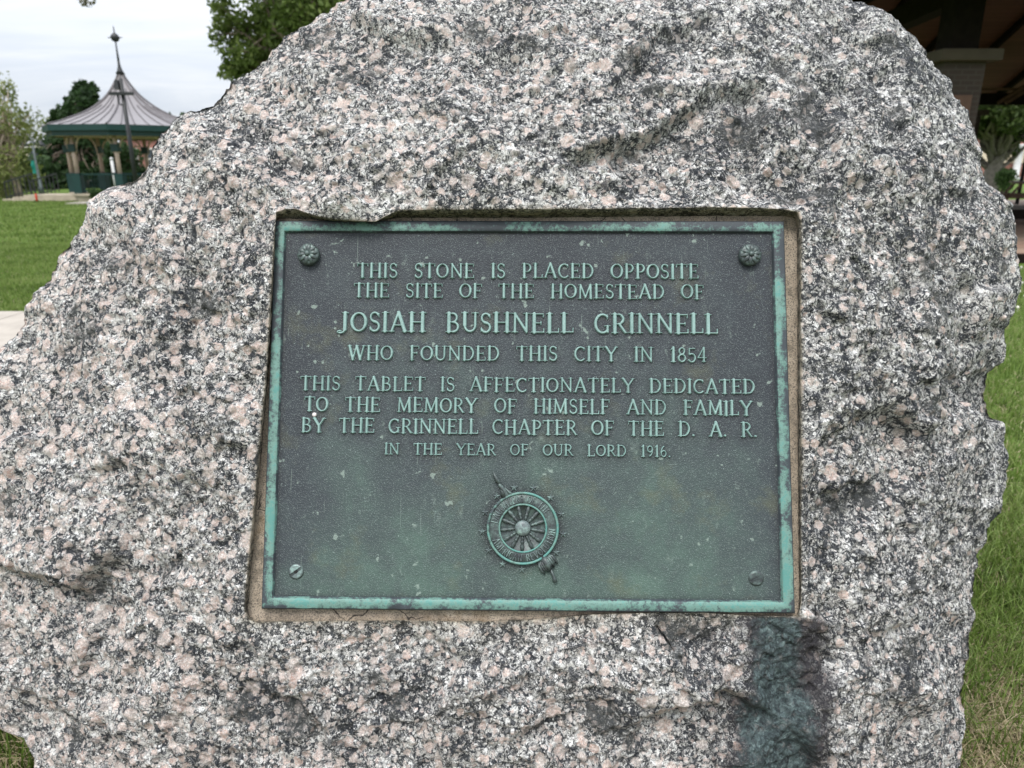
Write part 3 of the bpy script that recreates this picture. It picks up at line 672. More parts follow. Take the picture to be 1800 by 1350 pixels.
GL['W'] = (1.22, L(.12, .97, .36, .03, SW) + L(.36, .03, .61, .95, TW) + L(.61, .95, .86, .03, SW) + L(.86, .03, 1.10, .97, TW) + ser(.12, .965, .13) + ser(1.10, .965, .13) + ser(.61, .965, .1))
GL['Y'] = (.88, L(.10, .97, .44, .46, SW) + L(.78, .97, .44, .46, TW) + L(.44, .48, .44, .03, SW) + ser(.44, .035) + ser(.10, .965, .12) + ser(.78, .965, .12))
GL['O'] = (.90, ell(.45, .5, .37, .46))
GL['C'] = (.80, arc(.45, .5, .36, .455, 48, 312, .13, 22) + arc(.45, .5, .355, .45, 120, 240, .155, 14) + vs(.69, .95, -.22))
GL['G'] = (.86, arc(.45, .5, .36, .455, 48, 305, .13, 22) + arc(.45, .5, .355, .45, 120, 240, .155, 14) + vs(.69, .95, -.22) + L(.71, .38, .71, .08, .14) + ser(.70, .39, .14))
GL['D'] = (.88, stem(.18) + L(.18, .955, .40, .955, .085) + L(.18, .04, .40, .04, .085) + arc(.40, .5, .38, .455, -90, 90, .11, 16) + arc(.385, .5, .38, .43, -50, 50, .15, 10))
GL['P'] = (.72, stem(.18) + L(.18, .955, .38, .955, .085) + L(.18, .44, .38, .44, .085) + arc(.38, .70, .24, .255, -90, 90, .11, 12) + arc(.375, .70, .235, .22, -50, 50, .145, 8))
GL['R'] = (.82, stem(.18) + L(.18, .955, .38, .955, .085) + L(.18, .47, .38, .47, .085) + arc(.38, .715, .24, .24, -90, 90, .11, 12) + arc(.375, .715, .235, .21, -50, 50, .145, 8) + L(.40, .47, .70, .05, .145) + ser(.74, .04, .08))
GL['B'] = (.78, stem(.18) + L(.18, .955, .38, .955, .085) + L(.18, .52, .42, .52, .085) + L(.18, .04, .40, .04, .085) + arc(.38, .74, .20, .215, -90, 90, .12, 12) + arc(.40, .28, .25, .24, -90, 90, .13, 12))
GL['S'] = (.64, arc(.32, .735, .20, .225, 25, 270, .12, 16) + arc(.32, .265, .225, .235, 90, -155, .13, 16) + L(.27, .52, .38, .49, .16) + vs(.53, .93, -.19) + vs(.10, .06, .20))
GL['J'] = (.62, L(.40, .97, .40, .12, SW) + ser(.40, .965) + arc(.16, .15, .24, .20, 0, -100, .12, 10) + arc(.13, .0, .1, .06, 60, 190, .1, 5))
GL['U'] = (.88, L(.17, .97, .17, .34, SW) + ser(.17, .965) + arc(.44, .34, .27, .30, 180, 360, .125, 14) + L(.71, .34, .71, .97, TW) + ser(.71, .965))
GL['.'] = (.30, L(.14, .07, .15, .07, .17))
GL['1'] = (.46, L(.25, .03, .25, .97, SW) + ser(.25, .035) + L(.25, .96, .10, .84, .09))
GL['8'] = (.64, arc(.32, .74, .17, .21, 0, 360, .115, 20) + arc(.32, .27, .22, .24, 0, 360, .125, 22))
GL['5'] = (.62, L(.16, .94, .52, .94, .10) + L(.16, .94, .14, .54, .09) + arc(.30, .31, .23, .275, 125, -150, .13, 18))
GL['4'] = (.68, L(.46, .97, .46, .03, .145) + L(.44, .95, .08, .30, .085) + L(.07, .29, .62, .29, .09) + ser(.46, .035, .12))
GL['9'] = (.64, arc(.32, .68, .20, .26, 0, 360, .12, 22) + arc(.18, .62, .35, .58, 10, -70, .12, 12))
GL['6'] = (.64, arc(.32, .30, .20, .26, 0, 360, .12, 22) + arc(.46, .38, .35, .58, 190, 110, .12, 12))
def glyph_sdf(strokes, X, Y, asp):
    d = np.full(X.shape, 9.0)
    for s in strokes:
        if s[0] == 'e':
            _, cx, cy, rx, ry = s; dx, dy = (X - cx) * asp, Y - cy
            an = np.arctan2(dy / ry, dx / (rx * asp))
            px_, py_ = rx * asp * np.cos(an), ry * np.sin(an)
            wv = .055 + .035 * np.abs(np.cos(an)) ** 1.5
            d = np.minimum(d, np.hypot(dx - px_ * .96, dy - py_ * .97) - wv)
        else:
            _, pts, w_ = s
            for (x0, y0), (x1, y1) in zip(pts[:-1], pts[1:]):
                ex, ey = (x1 - x0) * asp, y1 - y0; l2 = ex * ex + ey * ey + 1e-12
                u = np.clip(((X - x0) * asp * ex + (Y - y0) * ey) / l2, 0, 1)
                d = np.minimum(d, np.hypot((X - x0) * asp - u * ex, Y - y0 - u * ey) - w_ / 2)
    return d
def field(u0, u1, v0, v1, res, fn, H, bev, base):
    nx, ny = max(4, int((u1 - u0) / res)), max(4, int((v1 - v0) / res))
    U, V = np.meshgrid(np.linspace(u0, u1, nx), np.linspace(v0, v1, ny))
    d = fn(U, V); k = np.clip(-d / bev, 0, 1); z = base - .0008 + (H + .0008) * (k * (2 - k)); z = np.where(d > 0, base - .0008, z)
    i = np.arange(nx * ny).reshape(ny, nx)
    qd = np.stack([i[:-1, :-1], i[:-1, 1:], i[1:, 1:], i[1:, :-1]], -1).reshape(-1, 4)
    keep = (d.ravel()[qd] < 0).any(1)
    return W(U, V, z).reshape(-1, 3), qd[keep]
def merge(parts):
    V, F_, n = [], [], 0
    for v, f in parts: V.append(v); F_.append(f + n); n += len(v)
    return np.concatenate(V), np.concatenate(F_)
LINES = [('THIS STONE IS PLACED OPPOSITE', 628, 488.5, 463, 1229, 490, 463.5, 1.05),
         ('THE SITE OF THE HOMESTEAD OF', 622, 523, 498, 1238, 526, 500, 1.05),
         ('JOSIAH BUSHNELL GRINNELL', 594, 583, 549, 1263, 587, 551, .95),
         ('WHO FOUNDED THIS CITY IN 1854', 612, 633, 607, 1243, 636.5, 610.5, 1.05),
         ('THIS TABLET IS AFFECTIONATELY DEDICATED', 528, 686, 661, 1328, 692.5, 667, .95),
         ('TO THE MEMORY OF HIMSELF AND FAMILY', 535, 723, 698, 1323, 731, 704, 1.1),
         ('BY THE GRINNELL CHAPTER OF THE D. A. R.', 530, 760, 734.5, 1332, 768.5, 742, .9),
         ('IN THE YEAR OF OUR LORD 1916.', 676, 799, 779, 1180, 803.5, 783, 1.15)]
GLYPHS = []      # (transform, strokes) for the halo
PF = PT + .0
BASE = PT
def text_line(txt, xa, ya, yta, xb, yb, ytb, sp):
    a, b2 = uv(xa, ya, PT + .002), uv(xb, yb, PT + .002); ta, tb = uv(xa, yta, PT + .002), uv(xb, ytb, PT + .002)
    h = (np.linalg.norm(ta - a) + np.linalg.norm(tb - b2)) / 2
    tot = sum(sp if c == ' ' else GL[c][0] + .04 for c in txt) - .10
    ex = (b2 - a) / tot            # world length of one unit across
    asp = np.linalg.norm(ex) / h
    x = -.05; parts = []; rr = np.random.default_rng(len(txt))
    for c in txt:
        if c == ' ': x += sp; continue
        adv, st = GL[c]; o = a + ex * x; jit = rr.normal(0, .012)
        un, vn = ex / np.linalg.norm(ex), np.array([-ex[1], ex[0]]) / np.linalg.norm(ex)
        def fn(U, V, o=o, st=st):
            dx, dy = U - o[0], V - o[1]
            gx = (dx * un[0] + dy * un[1]) / np.linalg.norm(ex); gy = (dx * vn[0] + dy * vn[1]) / h + jit
            return glyph_sdf(st, gx, gy, asp) * h
        GLYPHS.append((o, un, h, adv * np.linalg.norm(ex), fn))
        end = o + ex * adv
        parts.append(field(min(o[0], end[0]) - .0035, max(o[0], end[0]) + .0035, min(o[1], end[1]) - .003, max(o[1], end[1]) + h + .003, .00066, fn, .0042, .0011, BASE))
        x += adv + .04
    V, F_ = merge(parts)
    return np_mesh('raised_lettering', V, F_, M_LETTER, plaque)
for ln in LINES: text_line(*ln)

# ---- panel with halo attribute
EC = uv(919, 928, PT); ER = .0620 * .985
nx, ny = 640, 480
U, V = np.meshgrid(np.linspace(IU0 - .002, IU1 + .002, nx), np.linspace(IV0 - .002, IV1 + .002, ny))
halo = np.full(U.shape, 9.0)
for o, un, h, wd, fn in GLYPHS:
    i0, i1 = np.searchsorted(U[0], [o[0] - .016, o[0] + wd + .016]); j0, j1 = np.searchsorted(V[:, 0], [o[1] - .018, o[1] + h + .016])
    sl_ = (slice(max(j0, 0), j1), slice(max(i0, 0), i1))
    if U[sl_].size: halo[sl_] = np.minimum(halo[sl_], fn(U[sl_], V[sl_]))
hal = np.clip(.55 * np.exp(-np.clip(halo, 0, 9) / .009) + .6 * np.exp(-np.clip(halo, 0, 9) / .0016), 0, 1)  # broad patina term plus a tight rim of painted contact shade
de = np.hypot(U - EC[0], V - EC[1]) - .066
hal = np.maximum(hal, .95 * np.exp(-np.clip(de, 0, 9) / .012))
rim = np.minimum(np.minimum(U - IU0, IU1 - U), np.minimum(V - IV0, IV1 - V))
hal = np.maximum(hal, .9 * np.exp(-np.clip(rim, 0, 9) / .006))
i = np.arange(nx * ny).reshape(ny, nx)
zz_ = PT + .0004 * gnoise(np.stack([U, V, U * 0], -1), .05, 4)
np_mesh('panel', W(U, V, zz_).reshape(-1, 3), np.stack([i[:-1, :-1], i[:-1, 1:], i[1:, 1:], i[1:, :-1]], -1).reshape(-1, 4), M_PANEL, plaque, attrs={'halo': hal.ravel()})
# ---- frame: mitred moulding swept round the edge; profile from the outer foot to the inner foot
cor_o = np.array([(-PW / 2, -PH / 2), (PW / 2, -PH / 2), (PW / 2, PH / 2), (-PW / 2, PH / 2)])
cor_i = np.array([(IU0, IV0), (IU1, IV0), (IU1, IV1), (IU0, IV1)])
prof = [(0, -.001), (0, .008), (.03, .0112), (.09, .0152), (.16, .0176), (.20, .0180), (.6, .0182), (.86, .0180), (.91, .0168), (.945, .0135), (1.0, PT - .0005)]
segs = 160; Vv, hl = [], []
for s, z in prof:
    row = []
    for c in range(4):
        a0_, a1_ = cor_o[c] + (cor_i[c] - cor_o[c]) * s, cor_o[(c + 1) % 4] + (cor_i[(c + 1) % 4] - cor_o[(c + 1) % 4]) * s
        for j in range(segs): row.append(a0_ + (a1_ - a0_) * j / segs)
    row = np.array(row); nn = gnoise(np.column_stack([row, row[:, :1] * 0 + s]), .02, 9) * .0007
    Vv.append(W(row[:, 0], row[:, 1], z + nn)) if False else Vv.append(PC + row[:, :1] * EX + row[:, 1:] * EY + (z + nn)[:, None] * EZ)
    hl.append(np.full(len(row), 1.0 if (s < .17 or s > .95) else (.5 if s < .21 or s > .9 else 0)))
n4 = 4 * segs; ii = np.arange(len(prof) * n4).reshape(len(prof), n4)
qq = np.stack([ii[:-1], np.roll(ii[:-1], -1, 1), np.roll(ii[1:], -1, 1), ii[1:]], -1).reshape(-1, 4)
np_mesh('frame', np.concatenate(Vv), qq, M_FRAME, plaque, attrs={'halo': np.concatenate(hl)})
# ---- rosettes (upper corners) and slotted screws (lower corners)
for px, py in ((541, 446), (1320, 447)):
    c2 = uv(px, py, PT + .012); c3 = PC + EX * c2[0] + EY * c2[1] + EZ * PT
    b_ = MB().lathe(c3, [(.0185, -.001), (.0195, .004), (.0198, .009), (.0188, .0115), (.016, .0128), (.008, .0135), (0, .0138)], 40, FR)
    ro = b_.build('rosette', M_DARKB, plaque, True)
    pt = MB()
    for k in range(10):
        a = 2 * math.pi * (k + .25) / 10; d = EX * math.cos(a) + EY * math.sin(a); sd = np.cross(EZ, d)
        for i_, (r0, ww) in enumerate(()): pass
        rows = []
        for s in np.linspace(0, 1, 7):
            r = .0042 + .0140 * s; wdt = .0043 * math.sin(math.pi * min(.96, .18 + .74 * s)) ** .8; zt = .0132 + .0042 * math.sin(math.pi * (.25 + .7 * s))
            base = c3 + d * r
            rows.append([base - sd * wdt + EZ * .0122, base - sd * wdt * .55 + EZ * zt, base + EZ * (zt - .0012), base + sd * wdt * .55 + EZ * zt, base + sd * wdt + EZ * .0122])
        Vp = [p for r_ in rows for p in r_]; Fp = []
        for a_ in range(6):
            for b3 in range(4): Fp.append((a_ * 5 + b3, (a_ + 1) * 5 + b3, (a_ + 1) * 5 + b3 + 1, a_ * 5 + b3 + 1))
        pt.add(Vp, [f[::-1] for f in Fp])
    pt.lathe(c3, [(.0048, .012), (.0046, .0172), (.003, .0188), (0, .0192)], 16, FR)
    pt.build('petal_ring', M_LETTER if False else M_DARKB, ro, True)
for px, py, ang in ((520, 1005), (1330, 1017)) and ((520, 1005, .62), (1330, 1017, .45)):
    c2 = uv(px, py, PT + .003); c3 = PC + EX * c2[0] + EY * c2[1] + EZ * PT
    ca, sa = math.cos(ang), math.sin(ang); fr = (EX * ca + EY * sa, -EX * sa + EY * ca, EZ)
    hd = MB()
    for sg in (1, -1):
        aa = np.linspace(.22, math.pi - .22, 18); R0 = .0118
        pl = [(R0 * math.cos(a), sg * R0 * math.sin(a)) for a in aa]
        if sg < 0: pl = pl[::-1]
        n_ = len(pl); pin = [(x * .84, y * .84 + sg * .0003) for x, y in pl]
        V_ = [c3 + fr[0] * x + fr[1] * y + EZ * z for z, P_ in ((-.001, pl), (.0026, pl), (.0036, pin)) for x, y in P_]
        F_ = [(r_ * n_ + j, r_ * n_ + (j + 1) % n_, (r_ + 1) * n_ + (j + 1) % n_, (r_ + 1) * n_ + j) for r_ in (0, 1) for j in range(n_)] + [tuple(2 * n_ + j for j in range(n_))]
        hd.add(V_, F_)
    sc_ = hd.build('screw', M_HUB if px < 900 else M_DARKB, plaque)
    MB().lathe(c3, [(.0132, -.0005), (.0130, .0012), (.0117, .0014)], 30, FR).build('countersink', M_DARKB, sc_, True)
    hole = MB().box((0, 0, 0), (0, 0, 0)) if False else MB()
    hole.lathe(c3, [(.0118, .0010), (0, .0013)], 30, FR)
    hole.build('slot', M_DARKB if px < 900 else M_STAR, sc_)
    if px < 900: MB().lathe(c3, [(.0030, .0014), (.0030, .0040), (0, .0040)], 14, FR).build('hole', M_HOLE, sc_)  # solid plug, its black colour paints the hole's inner shade

# ---- emblem: spinning wheel with distaff
emb_o = PC + EX * EC[0] + EY * EC[1] + EZ * PT
emb = MB().lathe(emb_o, [(.0605, -.001), (.0605, .0035), (.0595, .0048), (.043, .0048), (.0405, .004), (.039, .0015), (.010, .0015), (0, .0015)], 72, FR).build('emblem', M_DARKB, plaque, True)
def torus(r, rr, z): return MB().lathe(emb_o, [(r + rr * math.cos(a), z + rr * math.sin(a)) for a in np.linspace(0, 2 * math.pi, 9)], 72, FR, 0.0, False)
torus(.0600, .0022, .0052).build('rim', M_FRAME, emb, True)
torus(.0405, .0016, .0050).build('rim', M_FRAME, emb, True)
MB().lathe(emb_o, [(.0135, .001), (.0135, .006), (.0118, .0085), (.007, .0098), (0, .0102)], 32, FR).build('hub', M_HUB, emb, True)
for k in range(13):
    a = math.radians(90 + 12 + k * 360 / 13); d = EX * math.cos(a) + EY * math.sin(a)
    rs = [.0115, .016, .018, .0195, .023, .0245, .026, .031, .0345, .039]; ra = [.0018, .0020, .0032, .0021, .0034, .0034, .0022, .0040, .0034, .0024]
    MB().tube([emb_o + d * r + EZ * .003 for r in rs], ra, 8).build('spoke', M_DARKB, emb, True)
for k in range(13):
    a = math.radians(75 + k * 360 / 13); c3 = emb_o + (EX * math.cos(a) + EY * math.sin(a)) * .0705
    pl = []
    for j in range(10):
        aj = math.radians(90 + 36 * j) + (a - math.pi / 2) * .0; r = .0074 if j % 2 == 0 else .0030
        pl.append((r * math.cos(aj), r * math.sin(aj)))
    V_ = [c3 + EX * x + EY * y - EZ * .001 for x, y in pl] + [c3 + EX * x + EY * y + EZ * .0015 for x, y in pl] + [c3 + EZ * .0042]
    F_ = [(j, (j + 1) % 10, 10 + (j + 1) % 10, 10 + j) for j in range(10)] + [(10 + j, 10 + (j + 1) % 10, 20) for j in range(10)]
    MB().add(V_, F_).build('star', M_STAR, emb)
def ept(px, py, z=.004): q_ = uv(px, py, PT); return PC + EX * q_[0] + EY * q_[1] + EZ * (PT + z)
ds = MB()
ds.tube([ept(866, 826), ept(870, 836), ept(874, 843), ept(876, 847), ept(878, 850)], [.0005, .0030, .0046, .0036, .0026], 10)
ds.tube([ept(876, 848), ept(879, 853), ept(884, 860, .003), ept(890, 869, .0015), ept(896, 878, -.002)], [.0020, .0034, .0048, .0058, .0054], 12)
ds.tube([ept(878, 851), ept(883, 864), ept(886, 874)], [.001, .0035, .004], 8)
ds.tube([ept(886, 856), ept(896, 866), ept(902, 870)], [.001, .003, .002], 8)
ds.build('distaff', M_DARKB, emb, True)
ds = MB()
ds.tube([ept(954, 979, 0), ept(959, 986, .003), ept(963, 994), ept(967, 1001)], [.007, .0085, .008, .004], 12)
for j_ in range(9):
    a_ = -1 + j_ / 4.0; ox, oy = -9 * a_, 7 * a_
    ds.tube([ept(954 + ox * .7, 979 + oy * .7, .0015), ept(959 + ox * 1.25, 985 + oy * 1.25, .0060 + .003 * (1 - abs(a_))), ept(964 + ox * 1.3, 993 + oy * 1.35, .0062 + .003 * (1 - abs(a_))), ept(969 + ox * (.5 if j_ % 2 else 1.2), 1000 + oy * (.4 if j_ % 2 else 1.25), .004)], [.0016, .0026, .0024, .0010], 7)
ds.tube([ept(968, 1000), ept(972, 1010), ept(974, 1016), ept(976, 1022)], [.0028, .0024, .0034, .0040], 10)
ds.build('flax_bundle', M_DARKB, emb, True)
def ring_text(txt, r, a0, a1, h, inward, sp=.7):
    tot = sum(sp if c == ' ' else GL[c][0] + .06 for c in txt); x = 0; parts = []
    step = math.radians(a1 - a0) / tot
    for c in txt:
        if c == ' ': x += sp; continue
        adv, st = GL[c]; a = math.radians(a0) + step * (x + adv / 2)
        sg = -1 if inward else 1
        o = EC + np.array([math.cos(a), math.sin(a)]) * r; vn = np.array([math.cos(a), math.sin(a)]) * sg; un = np.array([vn[1], -vn[0]])
        uw = abs(step) * r
        def fn(U, V):
            dx, dy = U - o[0], V - o[1]; gx = (dx * un[0] + dy * un[1]) / uw + adv / 2; gy = (dx * vn[0] + dy * vn[1]) / h + .5
            return glyph_sdf([(s[0], s[1], s[2] * .95) if s[0] == 'p' else s for s in st], gx, gy, uw / h) * h
        parts.append(field(o[0] - h * .75, o[0] + h * .75, o[1] - h * .75, o[1] + h * .75, .0004, fn, .0026, .0007, PT + .0046))
        x += adv + .06
    V_, F_ = merge(parts); np_mesh('raised_lettering', V_, F_, M_HUB, emb)
ring_text('DAUGHTERS OF THE', .0503, 170, 30, .0118, False)
ring_text('AMERICAN REVOLUTION', .0503, 201, 360, .0118, True)
# stamped nick, chewing gum spot
gum = ept(553, 729, .0015)
MB().lathe(gum, [(.0042, -.002), (.0038, .001), (.002, .002), (0, .0022)], 9, FR).build('gum_spot', mat('gum', (.62, .56, .55), .7), plaque, True)

# ================================================================== BACKGROUND
def scl(Y, py=300): return float(at_y(901, py, Y)[0] - at_y(900, py, Y)[0])     # metres per photo pixel at depth Y
def P3(px, py, Y): return at_y(px, py, Y)

# ---------------------------------------------------------------- grass
def grass_mat():
    m, t, b = new_mat('grass_blade')
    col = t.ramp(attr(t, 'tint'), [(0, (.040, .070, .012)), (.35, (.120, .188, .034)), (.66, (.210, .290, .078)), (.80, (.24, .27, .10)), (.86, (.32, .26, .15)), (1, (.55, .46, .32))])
    t.l.new(col, b.inputs['Base Color']); b.inputs['Roughness'].default_value = .5; b.inputs['Specular IOR Level'].default_value = .3
    tr = t('ShaderNodeBsdfTranslucent', {'Color': col}); mx = t('ShaderNodeMixShader', {0: .4, 1: b.outputs[0], 2: tr.outputs[0]})
    t.l.new(mx.outputs[0], m.node_tree.nodes['Material Output'].inputs[0])
    return m
M_GRASS = grass_mat()
def blades(X, Y, hmin, hmax, wd, straw, lean=.6, lie=0.0):
    n = len(X); h = rng.uniform(hmin, hmax, n); a = rng.uniform(0, 2 * math.pi, n); w_ = wd * rng.uniform(.6, 1.3, n)
    ln = rng.uniform(.1, 1, n) ** 1.5 * lean * h
    isst = rng.random(n) < straw
    ln = np.where(isst & (rng.random(n) < .75), h * rng.uniform(.7, 1.3, n), ln)
    h = np.where(isst, h * rng.uniform(.15, .7, n), h)
    dx, dy = np.cos(a), np.sin(a); fx = rng.uniform(0, 2 * math.pi, n); sx_, sy_ = np.cos(fx), np.sin(fx)
    V = np.zeros((n, 7, 3))
    for k, (s, ww) in enumerate(((0, 1.0), (.45, .85), (.8, .5))):
        bx, by, bz = X + dx * ln * s ** 1.8, Y + dy * ln * s ** 1.8, h * (s - .18 * s * s) * 1.15
        V[:, 2 * k] = np.stack([bx - sx_ * w_ * ww / 2, by - sy_ * w_ * ww / 2, bz], -1); V[:, 2 * k + 1] = np.stack([bx + sx_ * w_ * ww / 2, by + sy_ * w_ * ww / 2, bz], -1)
    V[:, 6] = np.stack([X + dx * ln, Y + dy * ln, h * .92], -1)
    b0 = (np.arange(n) * 7)[:, None]
    q = np.concatenate([b0 + np.array([0, 1, 3, 2]), b0 + np.array([2, 3, 5, 4])]); tr = b0 + np.array([4, 5, 6])
    tint = np.clip(.40 + .22 * fbm(np.stack([X, Y, X * 0], -1), .9, 44, 3) * 2 + rng.normal(0, .20, n), 0, .79)
    tint = np.where(isst, rng.uniform(.82, 1, n), tint)
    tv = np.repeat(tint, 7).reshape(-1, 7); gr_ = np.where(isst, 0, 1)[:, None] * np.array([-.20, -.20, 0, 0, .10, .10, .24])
    return V.reshape(-1, 3), q, tr, np.clip(tv + gr_, 0, np.where(isst, 1, .78)[:, None]).ravel()
def wedge(n, px0, px1, y0, y1, p=1.0):
    r = rng.uniform(0, 1, n); Y = (y0 ** p + (y1 ** p - y0 ** p) * r) ** (1 / p)
    s = rng.uniform(px0, px1, n)
    # lateral slope at ground level for that distance
    dd = np.array([ray(x_, 500)[0] for x_ in (0, 1)]); X = (s - 900) / FPX * np.hypot(Y, 1.3) * 1.0
    return X, Y
def clear(X, Y):     # keep off the path, the stone's foot, gazebo and pavilion floor
    path = (X > -12.2) & (X < 1.7) & (Y > pe - 1.6) & (Y < pe + .03)
    stone = (np.abs(X - .03) < .80) & (Y > .95) & (Y < 2.0)
    pav = (X > 5.3) & (Y > 9.55)
    return ~(path | stone | pav)
sets = []
def addset(X, Y, *a, thin=None, **k):
    m = clear(X, Y)
    if thin is not None: m &= rng.random(len(X)) > thin * np.clip((1.66 - Y) / .22, 0, 1) * (X > .5) * np.clip(.75 + 1.2 * gnoise(np.stack([X, Y, X * 0], -1), .35, 5), 0, 1)
    sets.append(blades(X[m], Y[m], *a, **k))
addset(*wedge(36000, 1570, 1960, .95, 2.6, 1.0), .03, .085, .0037, .26, lean=1.1, thin=.93)
addset(*wedge(20000, 1560, 1960, .85, 1.75, 1.0), .03, .085, .0026, .85, lean=1.0)
addset(*wedge(34000, 1560, 1960, 2.6, 9.8, 1.4), .03, .075, .0050, .22, lean=.9)
addset(*wedge(16000, -220, 200, .85, 2.2, 1.0), .03, .10, .0040, .5, lean=.9)
addset(*wedge(62000, -160, 330, 4.0, 12.5, 1.2), .035, .062, .0070, .10)
addset(*wedge(52000, -160, 330, 12.5, 37, 1.2), .04, .065, .017, .04)
addset(rng.uniform(-3.5, 3.0, 42000), rng.uniform(-.3, 4.4, 42000), .03, .09, .0045, .25, lean=.9)
nV = 0; VV, QQ, TT, AT = [], [], [], []
for V_, q_, t_, a_ in sets:
    VV.append(V_); QQ.append(q_ + nV); TT.append(t_ + nV); AT.append(a_); nV += len(V_)
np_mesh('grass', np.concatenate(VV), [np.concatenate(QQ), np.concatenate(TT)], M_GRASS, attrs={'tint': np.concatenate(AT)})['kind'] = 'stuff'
# white clover heads in the lawn
cl_ = MB()
for px, py in [(1786, 486), (1792, 512), (1781, 503), (1797, 497), (1789, 540), (1795, 470), (1784, 473), (1802, 520), (1812, 500), (1822, 480), (1830, 530), (1815, 545)]:
    c = on_z(px, py, .06); cl_.lathe(c, [(0, -.014), (.010, -.008), (.013, 0), (.009, .009), (0, .013)], 8)
    cl_.tube([c - np.array([0, 0, .06]), c], .0015, 5)
cl_.build('clover_flowers', mat('clover_white', (.72, .70, .62), .8))['kind'] = 'stuff'

# ---------------------------------------------------------------- trees
M_BARK = mat('bark', (.16, .125, .095), .9, var=.4, scale=9, bump=.8, bscale=25)
M_PALEBARK = mat('pale_bark', (.36, .29, .23), .9, var=.3, scale=6, bump=.5, bscale=20)
L_DARK = leafmat('leaf_dark', (.016, .034, .012), (.034, .068, .022), (.065, .11, .040))
L_MAPLE = leafmat('leaf_maple', (.05, .08, .018), (.12, .17, .042), (.22, .27, .08))
L_SHADE = leafmat('leaf_shade_tree', (.026, .046, .012), (.065, .10, .026), (.13, .17, .05))
L_WILLOW = leafmat('leaf_willow', (.08, .11, .028), (.16, .195, .055), (.25, .27, .10))
L_SHRUB = leafmat('leaf_shrub', (.018, .04, .012), (.04, .08, .02), (.08, .13, .04))
def leaves(centers, radii, per, size, flat=.7, tint0=.5, droop=0.0):
    """leaf cards scattered through clump volumes, denser towards each clump's skin"""
    C, S, T = [], [], []
    for c, r in zip(centers, radii):
        n = max(6, int(per * r ** 1.6)); d = rng.normal(size=(n, 3)); d /= np.linalg.norm(d, axis=1)[:, None]
        rad = r * rng.uniform(.25, 1, n) ** .55 * (1 + .25 * rng.normal(size=n).clip(-1, 1.5) * .5)
        p = np.array(c) + d * rad[:, None] * np.array([1, 1, flat]); p[:, 2] -= droop * rng.random(n) * r
        C.append(p); T.append(np.clip(tint0 + rng.normal(0, .10) + rng.normal(0, .17, n), 0, 1)); S.append(size * rng.uniform(.6, 1.35, n))
    C = np.concatenate(C); T = np.concatenate(T); S = np.concatenate(S); n = len(C)
    a = rng.normal(size=(n, 3)); a /= np.linalg.norm(a, axis=1)[:, None]; b_ = rng.normal(size=(n, 3)); b_ = np.cross(a, b_); b_ /= np.linalg.norm(b_, axis=1)[:, None]
    c_ = np.cross(a, b_) * .22
    V = np.stack([C - a * S[:, None], C + b_ * S[:, None] * .55 + c_ * S[:, None], C + a * S[:, None], C - b_ * S[:, None] * .55 + c_ * S[:, None]], 1)
    i = (np.arange(n) * 4)[:, None]
    return V.reshape(-1, 3), np.concatenate([i + np.array([0, 1, 2]), i + np.array([0, 2, 3])]), np.repeat(T, 4)
def limb(a, b, n=5, wob=.12):
    a, b = np.array(a, float), np.array(b, float); L_ = np.linalg.norm(b - a)
    return [a + (b - a) * s + (rng.normal(size=3) * wob * L_ * .25 * math.sin(math.pi * s)) for s in np.linspace(0, 1, n)]
def tree(base, trunk_top, r0, clumps, per, size, leafm, barkm, label, group, flat=.75, tint0=.5, droop=0.0, extra=None, lean=0.0):
    base = np.array(base, float); e = empty('tree', base, label, 'tree', group)
    tp = np.array(trunk_top, float)
    tb = MB(); pts = limb(base - np.array([0, 0, .1]), tp, 7, .10)
    tb.tube(pts, [r0 * 1.35] + list(np.linspace(r0, r0 * .45, 6)), 10)
    for c, r in clumps:
        s = rng.uniform(.45, 1.0); k = pts[int(s * 6)]
        l_ = limb(k, c, 5, .25); tb.tube(l_, list(np.linspace(r0 * .33, max(.012, r0 * .06), 5)), 6)
    for a_, b_, ra in (extra or []): tb.tube(limb(a_, b_, 5, .12), list(np.linspace(ra, ra * .5, 5)), 8)
    tb.build('trunk', barkm, e, True)
    V, F_, T = leaves([c for c, r in clumps], [r for c, r in clumps], per, size, flat, tint0, droop)
    np_mesh('crown', V, F_, leafm, e, smooth=False, attrs={'tint': T})
    return e
def clumpset(px, py, rx, ry, Y, n, rr, depth=1.0, fn=None):
    """clump centres filling an ellipse seen at px,py (radii in photo px) at depth Y"""
    m = scl(Y); out = []
    for i in range(n):
        while True:
            x, y = rng.uniform(-1, 1, 2)
            if x * x + y * y < 1 and (fn is None or fn(x, y)): break
        out.append((P3(px + x * rx, py + y * ry, Y) + np.array([0, rng.uniform(-1, 1) * rx * m * depth, 0]), rr * rng.uniform(.6, 1.25)))
    return out
def foot(px, Y): p = P3(px, 300, Y); return np.array([p[0], Y, 0.0])
G_TREE = 'park trees behind the boulder'
